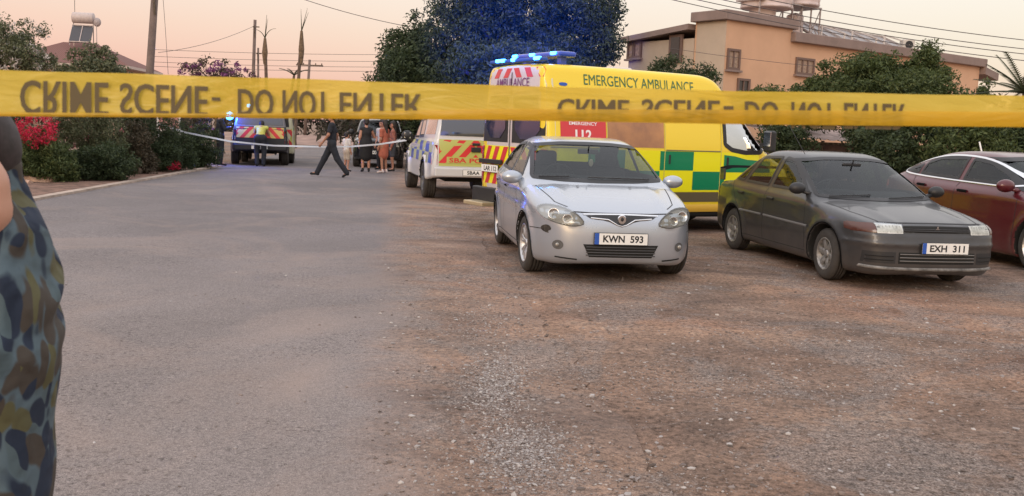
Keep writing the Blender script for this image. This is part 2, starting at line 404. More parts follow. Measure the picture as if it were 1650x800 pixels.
def shell_for(sp, res):
    low = field2(chaikin(sp['low'], 3)); gr = field2(chaikin(sp['green'], 3)) if 'green' in sp else None
    pl = [tuple(p) for p in sp['plan']]; pl = pl+[(x, -y) for x, y in pl[::-1] if y > 0]; plan = field2(chaikin(pl, 3))
    xm = sp.get('xm', -1.3); bow = sp.get('bow', .10); bowg = sp.get('bowg', .13); cr = sp.get('crown', .05); belt = sp.get('belt', .97)
    Wb = sp.get('Wb', .80); sl = sp.get('slope', .50); kr = sp.get('kr', .10); kg = sp.get('kg', .14); tum = sp.get('tumble')
    arches = sp['arches']; y_in = sp.get('arch_in', .52)
    def F(x, y, z):
        ay = np.abs(y); s = np.tanh((x-xm)*1.6)
        tb = tum(z) if tum else .10*np.clip(z-.62, 0, 1)**1.4+.35*np.clip(.5-z, 0, 1)**2
        # slight flare over the wheels and a pressed line along the doors
        for (xa, za, R) in arches: tb = tb-sp.get('flare', .022)*np.exp(-((np.hypot(x-xa, z-za)-R-.02)/.07)**2)
        v = smax(low(x+bow*y*y*s, z+cr*y*y), plan(x, ay+tb), kr)
        if gr is not None:
            dw = (ay-(Wb-(z-belt)*sl-sp.get('taper', .03)*np.clip(np.abs(x-xm)-.6, 0, 3)**2))/math.sqrt(1+sl*sl)
            g = smax(gr(x+bowg*y*y*s, z+.035*y*y), dw, kg); v = smin(v, g, sp.get('kj', .06))
        if 'hood' in sp: v = v-sp['hood'](x, y, z)
        for (xa, za, R) in arches:
            c = np.maximum(np.hypot(x-xa, z-za)-R, y_in-ay); v = np.maximum(v, -c)
        return v
    lo, hi = sp['box']
    return Shell(F, lo, hi, res)
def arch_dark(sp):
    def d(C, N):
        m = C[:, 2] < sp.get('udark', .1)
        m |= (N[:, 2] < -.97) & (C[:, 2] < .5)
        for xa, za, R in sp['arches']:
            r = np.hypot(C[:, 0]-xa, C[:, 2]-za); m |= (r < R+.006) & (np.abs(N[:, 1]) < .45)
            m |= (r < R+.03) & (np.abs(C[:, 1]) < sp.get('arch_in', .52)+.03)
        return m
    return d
def wheel_tmpl(R, w, rr, style, dirt=ALLOY):
    t = MB(); h = w/2
    pr = [(rr-.01, -h+.012), (rr+.012, -h+.004), ((R+rr)/2, -h-.006), (R-.028, -h+.004), (R-.008, -h+.02)]
    g = w/5
    for i in range(4): a = -h+.03+i*(w-.06)/3.999; pr += [(R, a), (R, a+.026), (R-.008, a+.03), (R-.008, a+.034)]
    pr = pr[:-2]+[(R-.008, h-.02), (R-.028, h-.004), ((R+rr)/2, h+.006), (rr+.012, h-.004), (rr-.01, h-.012)]
    t.lathe(pr, (0, 0, 0), 'Y', 40)
    r = MB(); oy = h
    r.lathe([(rr-.002, oy-.012), (rr+.006, oy-.004), (rr-.004, oy-.002), (rr-.018, oy-.018), (rr-.028, oy-.05), (rr-.04, -h+.03)], (0, 0, 0), 'Y', 36)
    n, wid, dbl = {'six': (6, .055, 0), 'split': (7, .030, 1), 'round': (8, .05, 0), 'five': (5, .075, 0)}[style]
    hub = oy-.035
    r.lathe([(.001, hub+.012), (.035, hub+.012), (.045, hub), (.075, hub-.006), (.08, hub-.03)], (0, 0, 0), 'Y', 20)
    for k in range(n):
        for s_ in ((-1, 1) if dbl else (0,)):
            a = 2*math.pi*k/n+.2; a2 = a+s_*.17
            c0, s0 = math.cos(a), math.sin(a); c1, s1 = math.cos(a2), math.sin(a2)
            p0 = Vector((c0*.05, hub-.002, s0*.05)); p1 = Vector((c1*(rr-.02), oy-.022, s1*(rr-.02)))
            tn0 = Vector((-s0, 0, c0)); tn1 = Vector((-s1, 0, c1)); w0 = wid*.75; w1 = wid*.55 if not dbl else wid*.5; vs = []
            for p, tn, ww in ((p0, tn0, w0), ((p0+p1)/2+Vector((0, .006, 0)), (tn0+tn1)/2, (w0+w1)/2*.9), (p1, tn1, w1)):
                for dy, kk in ((-.025, 1), (.0, 1), (.006, .5)): vs.append(p+tn*ww*kk+Vector((0, dy, 0)))
                for dy, kk in ((.006, .5), (0, 1), (-.025, 1)): vs.append(p-tn*ww*kk+Vector((0, dy, 0)))
            fs = [(i*6+j, i*6+j+1, (i+1)*6+j+1, (i+1)*6+j) for i in range(2) for j in range(5)]
            r.add(vs, fs)
    dk = MB(); dk.lathe([(.001, h-.075), (.12, h-.075), (.125, h-.09)], (0, 0, 0), 'Y', 24); dk.lathe([(.001, -h+.06), (rr-.03, -h+.055)], (0, 0, 0), 'Y', 24)
    return t, r, dk
def wheels(root, axles, y, R, w, rr, style, steer=0, rimmat=None):
    t, r, dk = wheel_tmpl(R, w, rr, style)
    first = None
    for i, xa in enumerate(axles):
        for s_ in (-1, 1):
            if first is None:
                T = t.build('wheel', RUBBER, root, True); Rm = r.build('rim', rimmat or ALLOY, T, False); D = dk.build('brake_disc', UNDER, T, False); first = (T, Rm, D)
            else:
                T = first[0].copy(); COL.objects.link(T); T.parent = root
                for o in first[1:]: c = o.copy(); COL.objects.link(c); c.parent = T
            T.location = (xa, s_*(y-w/2), R); T.rotation_euler = (0, random.random()*0, (0 if s_ > 0 else math.pi)+(steer if i == 0 else 0))
def plate(root, pos, txt, rear=False, wd=.52, ht=.112, yellow=False, tilt=0, eu=True):
    s = -1 if rear else 1
    bm_ = MB(); bm_.box((0, 0, 0), (.012, wd+.012, ht+.012), ch=.004)
    o = bm_.build('number_plate', BLACK, root); o.location = pos; o.rotation_euler = (0, tilt, 0 if not rear else math.pi)
    f = MB(); f.box((.007, 0, 0), (.004, wd, ht)); f.build('plate_face', WHITEP if not yellow else mat('plate_yellow', (.75, .55, .05), .5), o)
    if eu:
        b = MB(); b.box((.0095, -wd/2+.022, 0), (.002, .044, ht)); b.build('plate_band', BLUEP, o)
    text_on('plate_number', txt, ht*.66, lambda a, b_: (.0098, a+.02, b_), INK, o, bold=.03, width=wd*.76)
    return o
def add_windows(sh, root, wins, ring=.036):
    """wins: (name, dir, poly, glass, ring_material, condition) -> returns the holes"""
    holes = []
    for nm, d, poly, gm, rm, cond in wins:
        p = chaikin(resample(poly, .09, True), 2); holes.append((d, inset(p, .014), cond or (lambda C: C[:, 0] < 99)))
        g = patch(sh, inset(p, .014), d, gm, nm, root, .002, .07, True, 3)
        vs, fs = strip_geo(sh, inset(p, .014), d, ring, .0045, .001, True, .04)
        b = MB(); b.add(vs, fs); b.build('window_seal', rm, g, True)
    return holes
def ell(cx, cy, rx, ry, n=20, p=1.0): return [(cx+rx*math.cos(2*math.pi*i/n), cy+ry*math.sin(2*math.pi*i/n)) for i in range(n)]
def seats(root, x0, x1, y, z, rear=True):
    for s_ in (-1, 1):
        b = MB(); q = Matrix.Rotation(R_(-16), 3, 'Y')
        b.box((x0, s_*y, z+.30), (.14, .46, .58), q, .05); b.box((x0+.25, s_*y, z+.02), (.5, .48, .14), None, .05)
        o = b.build('front_seat', INTER, root, True); h = MB(); h.box((x0-.14, s_*y, z+.70), (.09, .25, .17), q, .04); h.build('headrest', INTER, o, True)
    if rear:
        b = MB(); b.box((x1, 0, z+.28), (.14, 1.15, .52), Matrix.Rotation(R_(-20), 3, 'Y'), .05); b.box((x1+.28, 0, z+.02), (.5, 1.2, .14), None, .05); b.build('rear_seat', INTER, root, True)
def cabin(root, xd, z, xw, drv=-.36, mirror_at=None, ly=.62):
    b = MB(); b.box((xd, 0, z), (.34, 2*ly, .16), Matrix.Rotation(R_(8), 3, 'Y'), .05); b.box((xd+.02, drv, z+.07), (.22, .34, .08), None, .03); b.build('dashboard', INTER, root, True)
    b = MB(); q = Matrix.Rotation(R_(-65), 3, 'Y'); pts = [q @ Vector((.18*math.cos(t), .18*math.sin(t), 0))+Vector((xw, drv, z+.05)) for t in np.linspace(0, 2*math.pi, 25)]
    b.tube(pts, .014, 6, False); b.bar(pts[0], pts[12], .03); b.bar(pts[6], Vector((xw, drv, z+.05)), .03); b.build('steering_wheel', BLACK, root, True)
    if mirror_at: b = MB(); b.box(mirror_at, (.03, .24, .06), None, .012); b.bar(mirror_at, (mirror_at[0]+.05, 0, mirror_at[2]+.07), .012); b.build('rear_view_mirror', BLACK, root)
def door_mirror(root, x, y, z, m, s, size=(.075, .115, .075)):
    b = MB(); b.sphere((x, y, z), size, 10); b.bar((x+.01, y-s*.07, z-.04), (x+.03, y-s*.20, z-.07), .05, .04)
    o = b.build('door_mirror', m, root, True); g = MB(); g.box((x-size[0]*.72, y, z), (.01, size[1]*1.15, size[2]*1.1), None, .004); g.build('mirror_glass', mat('mirror_glass_silver', (.6, .62, .65), .08, 1), o)
def wiper(sh, root, p0, p1):
    b = MB(); q = [sh.cast(p0[0]+(p1[0]-p0[0])*t, p0[1]+(p1[1]-p0[1])*t, 'F', .018) for t in np.linspace(0, 1, 8)]
    b.tube(q, .007, 5); b.build('wiper', BLACK, root)
def mirrored_strips(lines): return lines+[(('R' if l[0] == 'L' else l[0]),)+tuple(l[1:]) for l in lines]

# ---- silver hatchback -------------------------------------------------------
def silver_car():
    root = empty('parked_car', (1.002, 10.643, 0), .137-math.pi/2, 'silver hatchback with number plate KWN 593, parked in front of the yellow ambulance', 'car'); root.scale = (1.0, 1.065, 1.01)
    sp = dict(low=[(.80, .19), (.87, .26), (.885, .36), (.875, .52), (.85, .63), (.79, .70), (.70, .745), (.45, .83), (.1, .905), (-.25, .965), (-.6, .985), (-2.0, 1.0), (-2.9, 1.03), (-3.25, 1.0), (-3.36, .85), (-3.38, .55), (-3.3, .3), (-3.1, .22), (-2.0, .19), (.3, .18)],
              green=[(-.12, .90), (-.55, 1.14), (-1.0, 1.36), (-1.28, 1.445), (-1.75, 1.475), (-2.3, 1.44), (-2.75, 1.28), (-3.1, 1.05), (-3.15, .9), (-3.0, .82), (-.4, .78)],
              plan=[(.885, 0), (.875, .30), (.82, .52), (.66, .70), (.40, .795), (0, .84), (-.6, .85), (-1.5, .86), (-2.6, .85), (-3.1, .78), (-3.32, .6), (-3.38, .3), (-3.38, 0)],
              arches=[(0, .30, .345), (-2.5, .30, .34)], box=((-3.5, -.98, .12), (1.0, .98, 1.55)), xm=-1.5, Wb=.79, slope=.46, belt=.98, bowg=.16, bow=.10, taper=.02,
              hood=lambda x, y, z: .014*np.exp(-((np.abs(y)-(.50+.12*(0-x)*.4))/.06)**2)*np.clip((x+.3)/.3, 0, 1)*(z > .6)+.012*np.exp(-((z-.70)/.035)**2)*np.clip((-x-.1)/.5, 0, 1)*(np.abs(y) > .7))
    sh = shell_for(sp, .026)
    P = mat('silver_paint', (.40, .44, .50), .26, .5, .7, dust=.3, backdark=True)
    ws = [(-.725, .998), (-.4, .978), (0, .972), (.4, .978), (.725, .998), (.615, 1.37), (.3, 1.40), (0, 1.405), (-.3, 1.40), (-.615, 1.37)]
    sw1 = [(-.68, 1.005), (-.86, 1.15), (-1.2, 1.355), (-1.58, 1.385), (-1.6, 1.01)]; sw2 = [(-1.68, 1.01), (-1.66, 1.385), (-2.15, 1.365), (-2.5, 1.24), (-2.62, 1.04)]
    sw3 = [(-2.68, 1.05), (-2.6, 1.2), (-2.85, 1.08)]
    rw = [(-.60, 1.08), (.60, 1.08), (.5, 1.36), (-.5, 1.36)]
    W = [('windscreen', 'F', ws, GLASS, BLACK, lambda C: C[:, 0] > -1.5), ('rear_window', 'B', rw, GLASS, BLACK, lambda C: C[:, 0] < -2)]
    for d in 'LR': W += [('side_window', d, sw1, GLASS, BLACK, None), ('side_window', d, sw2, GLASS, BLACK, None)]
    holes = add_windows(sh, root, W)
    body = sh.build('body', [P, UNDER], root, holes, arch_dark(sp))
    seam = mat('shut_line', (.03, .03, .033), .8)
    ln = [('R', [(-.62, .95), (-.55, .6), (-.5, .3)]), ('R', [(-1.62, 1.0), (-1.62, .3)]), ('R', [(-2.62, 1.02), (-2.35, .72), (-2.15, .55)]), ('R', [(-.5, .27), (-2.1, .27)]), ('R', [(.32, .52), (.6, .53)])]
    ln = ln+[('L',)+l[1:] for l in ln]
    ln += [('T', [(.62, -.50), (.45, -.60), (.1, -.655), (-.22, -.70)]), ('T', [(.62, .50), (.45, .60), (.1, .655), (-.22, .70)]), ('F', [(-.54, .725), (-.3, .715), (0, .715), (.3, .715), (.54, .725)])]
    strips(sh, ln, seam, 'panel_gap', body, .009, .002)
    strips(sh, [(d, [(xa+.355*math.cos(t), .30+.355*math.sin(t)) for t in np.linspace(-.25, math.pi+.25, 30)]) for d in 'LR' for xa in (0, -2.5)], P, 'arch_lip', body, .022, .004, .003)
    # headlamps
    hl = [(.37, .625), (.34, .60), (.44, .585), (.56, .60), (.70, .65), (.76, .72), (.735, .755), (.66, .765), (.53, .735), (.43, .69)]
    hl = [(.36, .612), (.42, .588), (.50, .583), (.60, .60), (.69, .63), (.755, .68), (.765, .735), (.72, .765), (.62, .765), (.50, .735), (.41, .68)]
    for s_ in (1, -1):
        p = chaikin([(a*s_, b) for a, b in hl], 1)
        o = patch(sh, p, 'F', mat('lamp_housing', (.26, .245, .22), .45, .3, var=.25, scale=20), 'headlight', root, .003, .05)
        b = MB()
        for yy, zz, r in ((.64, .69, .052), (.52, .65, .045)):
            c = sh.cast(yy*s_, zz, 'F', .004); nrm = (sh.cast(yy*s_, zz, 'F', .02)-c).normalized(); nrm = (nrm+Vector((1.2, 0, 0))).normalized()
            q = nrm.to_track_quat('X', 'Z').to_matrix(); k = len(b.v); b.lathe([(.001, -.012), (r*.55, -.008), (r*.85, .002), (r, .014), (r*1.07, .012)], (0, 0, 0), 'X', 18)
            for i in range(k, len(b.v)): b.v[i] = tuple(q @ Vector(b.v[i])+c)
        b.build('reflector', mat('reflector_chrome', (.6, .6, .6), .18, .9), o, True)
        patch(sh, inset(p, .002), 'F', LENS, 'lens', o, .02, .05)
        vs, fs = strip_geo(sh, p, 'F', .012, .006, .012, True, .04); b = MB(); b.add(vs, fs); b.build('lamp_rim', mat('lamp_rim_grey', (.12, .12, .12), .5), o, True)
    # grille with V emblem
    g = patch(sh, chaikin([(-.36, .698), (.36, .698), (.30, .66), (.14, .645), (.05, .60), (-.05, .60), (-.14, .645), (-.30, .66)], 1), 'F', BLACK, 'grille', root, .003, .04)
    strips(sh, [('F', [(-.37, .700), (0, .707), (.37, .700)]), ('F', [(-.30, .668), (-.13, .655), (-.045, .605), (0, .592), (.045, .605), (.13, .655), (.30, .668)])], CHROME, 'grille_trim', g, .012, .006, .008)
    e = sh.cast(0, .655, 'F', .012); b = MB(); b.add([e+Vector((.008, y_, z_)) for y_, z_ in ell(0, 0, .038, .042, 14)]+[e+Vector((-.006, y_, z_)) for y_, z_ in ell(0, 0, .045, .05, 14)], [tuple(range(14))]+[(i, 14+i, 14+(i+1) % 14, (i+1) % 14) for i in range(14)]); b.build('emblem', CHROME, g)
    b = MB(); b.sphere(e+Vector((.012, 0, .004)), (.008, .016, .022), 6); b.build('emblem_centre', BLACK, g)
    lo = patch(sh, [(-.37, .405), (.37, .405), (.31, .275), (-.31, .275)], 'F', UNDER, 'lower_grille', root, .003, .05)
    strips(sh, [('F', [(-.34+.0*k, .295+k*.028), (.34, .295+k*.028)]) for k in range(4)], mat('grille_slat', (.06, .06, .063), .5), 'slat', lo, .010, .008, .008)
    for s_ in (1, -1):
        f = patch(sh, ell(.60*s_, .385, .048, .048, 18), 'F', mat('fog_bezel', (.10, .10, .10), .5), 'fog_light', root, .004, .05)
        c = sh.cast(.60*s_, .385, 'F', .012); b = MB(); b.sphere(c, (.012, .022, .022), 8); b.build('fog_lens', mat('fog_reflector', (.32, .31, .29), .3, .5), f, True)
        strips(sh, [('F', [(.42*s_, .245), (.62*s_, .26)])], UNDER, 'bumper_slit', body, .014, .004)
    patch(sh, chaikin([(-.735, .56), (-.70, .58), (-.67, .565), (-.66, .53), (-.69, .515), (-.675, .49), (-.72, .50), (-.745, .53)], 1), 'F', mat('bare_hole', (.04, .035, .03), .9, var=.6, scale=30), 'bumper_damage', body, .003, .03)
    q = sh.cast(0, .47, 'F', .014); plate(root, (q.x+.004, -.01, .468), 'KWN  593')
    for s_ in (-1, 1): door_mirror(root, -.62, s_*.90, .99, P, s_)
    for s_ in (-1, 1): wiper(sh, root, (.60*s_-.04, 1.004), (.10*s_-.22, 1.012))
    strips(sh, [('T', [(-.05, y_), (-.08, y_)]) for y_ in (-.28, .28)], BLACK, 'washer_nozzle', body, .03, .006, .006)
    strips(sh, [(d, [(-1.45, .85), (-1.28, .86)]) for d in 'LR']+[(d, [(-2.35, .87), (-2.18, .88)]) for d in 'LR'], P, 'door_handle', root, .03, .006, .02)
    wheels(root, (0, -2.5), .835, .31, .19, .205, 'split', steer=R_(3))
    seats(root, -1.55, -2.35, .36, .5); cabin(root, -.62, .93, -.88, -.36, (-.98, 0, 1.30))
    b = MB(); b.sphere((-.93, .03, 1.17), (.008, .026, .045), 8); b.build('air_freshener', mat('freshener_white', (.7, .62, .45), .6), root); b = MB(); b.tube([(-.94, .01, 1.29), (-.93, .03, 1.21)], .003, 4); b.build('freshener_string', BLACK, root)
    b = MB(); b.lathe([(.03, 0), (.045, -.15), (.04, -.3)], (-3.38, .4, .28), 'X', 10)
    return root

# ---- dark grey saloon -------------------------------------------------------
def grey_car():
    root = empty('parked_car', (4.335, 10.907, 0), .177-math.pi/2, 'dark grey old saloon with number plate EXH 311 and a boot spoiler', 'car'); root.scale = (1.045, 1.02, 1.0)
    sp = dict(low=[(.74, .17), (.83, .21), (.85, .30), (.83, .52), (.80, .60), (.76, .68), (.69, .725), (.3, .80), (-.15, .865), (-.5, .90), (-2.4, .93), (-2.75, .95), (-3.28, .95), (-3.42, .88), (-3.46, .6), (-3.40, .33), (-3.1, .22), (-2.0, .19), (.3, .18)],
              green=[(-.20, .84), (-1.08, 1.32), (-1.35, 1.40), (-1.8, 1.42), (-2.25, 1.385), (-2.85, 1.0), (-2.95, .85), (-.4, .78)],
              plan=[(.85, 0), (.83, .40), (.77, .64), (.62, .76), (.36, .81), (-.2, .835), (-1.5, .84), (-2.6, .83), (-3.15, .78), (-3.38, .68), (-3.46, .4), (-3.46, 0)],
              arches=[(0, .29, .34), (-2.5, .29, .335)], box=((-3.6, -.96, .12), (.98, .96, 1.5)), xm=-1.5, Wb=.775, slope=.44, belt=.92, bowg=.10, bow=.07, taper=.015,
              hood=lambda x, y, z: .008*np.exp(-((np.abs(y)-.42)/.07)**2)*np.clip((x+.2)/.4, 0, 1)*(z > .6)+.012*np.exp(-((z-.50)/.02)**2)*(x > .35)-.01*np.exp(-((z-.62)/.012)**2)*(x > .5))
    sh = shell_for(sp, .026)
    P = mat('dark_grey_paint', (.036, .038, .042), .36, .35, .4, var=.12, scale=2, dust=.22, backdark=True)
    TR = mat('dark_trim', (.02, .02, .022), .5)
    ws = [(-.725, .905), (-.4, .885), (0, .88), (.4, .885), (.725, .905), (.60, 1.315), (.3, 1.345), (0, 1.35), (-.3, 1.345), (-.60, 1.315)]
    sw1 = [(-.58, .935), (-.85, 1.10), (-1.22, 1.30), (-1.50, 1.335), (-1.52, .945)]; sw2 = [(-1.60, .945), (-1.58, 1.335), (-2.1, 1.31), (-2.30, .96)]; sw3 = [(-2.35, .965), (-2.20, 1.28), (-2.62, .98)]
    rw = [(-.60, .98), (.60, .98), (.48, 1.32), (-.48, 1.32)]
    W = [('windscreen', 'F', ws, GLASS, TR, lambda C: C[:, 0] > -1.5), ('rear_window', 'B', rw, GLASS, TR, lambda C: C[:, 0] < -2)]
    for d in 'LR': W += [('side_window', d, q, GLASS, TR, None) for q in (sw1, sw2, sw3)]
    holes = add_windows(sh, root, W, .034)
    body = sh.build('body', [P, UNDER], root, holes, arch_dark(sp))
    seam = mat('shut_line', (.03, .03, .033), .8)
    ln = [('R', [(-.50, .90), (-.48, .6), (-.45, .3)]), ('R', [(-1.56, .93), (-1.56, .27)]), ('R', [(-2.66, .95), (-2.45, .72), (-2.15, .52)]), ('R', [(-.45, .27), (-2.15, .27)]), ('R', [(.36, .50), (.62, .51)])]
    ln = ln+[('L',)+l[1:] for l in ln]+[('T', [(.66, s_*.55), (.2, s_*.66), (-.25, s_*.70)]) for s_ in (1, -1)]+[('F', [(-.6, .715), (0, .72), (.6, .715)])]
    strips(sh, ln, seam, 'panel_gap', body, .009, .002)
    strips(sh, [(d, l) for d in 'LR' for l in ([(-.40, .56), (-1.54, .58)], [(-1.60, .58), (-2.25, .585)])], mat('rub_strip_grey', (.14, .14, .145), .5), 'rub_strip', body, .028, .004, .008)
    strips(sh, [(d, [(xa+.35*math.cos(t), .29+.35*math.sin(t)) for t in np.linspace(-.25, math.pi+.25, 30)]) for d in 'LR' for xa in (0, -2.5)], P, 'arch_lip', body, .022, .004, .004)
    for s_ in (1, -1):
        p = chaikin([(.40*s_, .615), (.60*s_, .615), (.60*s_, .70), (.40*s_, .695)], 1)
        o = patch(sh, [(.385*s_, .610), (.64*s_, .610), (.64*s_, .705), (.385*s_, .70)], 'F', LAMPIN, 'headlight', root, .004, .04)
        b = MB(); c = sh.cast(.5*s_, .656, 'F', .004)
        for i in range(7): b.add(*strip_geo(sh, [((.41+.034*i)*s_, .625), ((.41+.034*i)*s_, .69)], 'F', .006, .008, .005))
        b.build('lamp_fluting', mat('reflector_chrome', (.6, .6, .6), .18, .9), o)
        patch(sh, [(.387*s_, .612), (.638*s_, .612), (.638*s_, .703), (.387*s_, .698)], 'F', LENS, 'lens', o, .018, .05)
        # the amber indicator wraps onto the wing
        i_ = patch(sh, [(.645*s_, .610), (.79*s_, .612), (.79*s_, .70), (.645*s_, .705)], 'F', mat('indicator_amber', (.085, .028, .018), .25, coat=.5), 'indicator', root, .008, .03)
        patch(sh, [(.60, .612), (.36, .625), (.33, .69), (.60, .70)], 'L' if s_ > 0 else 'R', mat('indicator_amber', (.085, .028, .018), .25, coat=.5), 'indicator_wrap', i_, .008, .03)
        c2 = patch(sh, [(.46*s_, .30), (.74*s_, .30), (.74*s_, .42), (.46*s_, .42)], 'F', TR, 'bumper_vent', body, .003, .05)
        strips(sh, [('F', [(.48*s_, z_), (.72*s_, z_)]) for z_ in (.335, .375)], UNDER, 'vent_slat', c2, .012, .006, .006)
    g = patch(sh, [(-.375, .625), (.375, .625), (.375, .69), (0, .695), (-.375, .69)], 'F', UNDER, 'grille', root, .003, .05)
    strips(sh, [('F', [(-.37, .657), (.37, .657)]), ('F', [(-.37, .64), (.37, .64)])], TR, 'grille_bar', g, .010, .006, .01)
    b = MB(); e = sh.cast(0, .662, 'F', .014)
    for k in range(3):
        a = R_(90+120*k); c_, s2 = math.cos(a)*.022, math.sin(a)*.022; n_ = Vector((0, -math.sin(a), math.cos(a)))*.012
        b.add([e, e+Vector((0, c_*.6, s2*.6))+n_*.8, e+Vector((0, c_*1.4, s2*1.4)), e+Vector((0, c_*.6, s2*.6))-n_*.8], [(0, 1, 2, 3)])
    b.build('emblem', CHROME, g)
    lo = patch(sh, [(-.43, .42), (.43, .42), (.43, .30), (-.43, .30)], 'F', UNDER, 'lower_grille', root, .003, .06)
    strips(sh, [('F', [(-.42, z_), (.42, z_)]) for z_ in (.33, .365, .40)], mat('dull_slat', (.16, .155, .15), .6), 'slat', lo, .011, .008, .008)
    strips(sh, [('F', [(-.74, .255), (-.4, .245), (.4, .245), (.74, .255)])], mat('scuffed_lip', (.17, .165, .16), .7, var=.5, scale=9), 'bumper_lip', body, .035, .008, .022)
    q = sh.cast(0, .475, 'F', .012); plate(root, (q.x+.012, .06, .472), 'EXH  311')
    for s_ in (-1, 1): door_mirror(root, -.60, s_*.885, .985, TR, s_, (.07, .10, .07))
    for a, c in (((-.60, .90), (-.10, .925)), ((.10, .895), (.60, .92))): wiper(sh, root, a, c)
    strips(sh, [(d, l) for d in 'LR' for l in ([(-1.30, .80), (-1.47, .805)], [(-2.2, .81), (-2.37, .815)])], TR, 'door_handle', root, .04, .006, .014)
    # boot spoiler on two feet
    b = MB(); pts = [(-3.28, y_, 1.125-.10*max(0, abs(y_)-.56)**1*3.0) for y_ in np.linspace(-.68, .68, 15)]
    vs = []; fs = []
    for i, p in enumerate(pts):
        for dx, dz in ((.11, -.012), (.02, .014), (-.10, .018), (-.10, -.002), (.0, -.014)): vs.append((p[0]+dx, p[1], p[2]+dz))
    for i in range(14):
        for j in range(5): fs.append((i*5+j, i*5+(j+1) % 5, (i+1)*5+(j+1) % 5, (i+1)*5+j))
    b.add(vs, fs); 
    for s_ in (-1, 1): b.box((-3.27, s_*.68, 1.01), (.15, .03, .16), None, .008)
    b.build('boot_spoiler', P, root)
    for s_ in (1, -1): patch(sh, [(-3.40, .72), (-3.18, .72), (-3.18, .84), (-3.40, .84)], 'L' if s_ > 0 else 'R', REDL, 'tail_light', root, .004, .05)
    b = MB(); b.tube([(-1.22, -.50, 1.375), (-1.75, -.55, 1.85)], .004, 5); b.build('aerial', BLACK, root)
    wheels(root, (0, -2.5), .82, .29, .18, .178, 'six', steer=R_(-3), rimmat=mat('dirty_alloy', (.30, .29, .28), .5, .6, var=.3, scale=18))
    seats(root, -1.55, -2.3, .35, .45); cabin(root, -.66, .87, -.9, -.36, (-1.0, 0, 1.26))
    return root

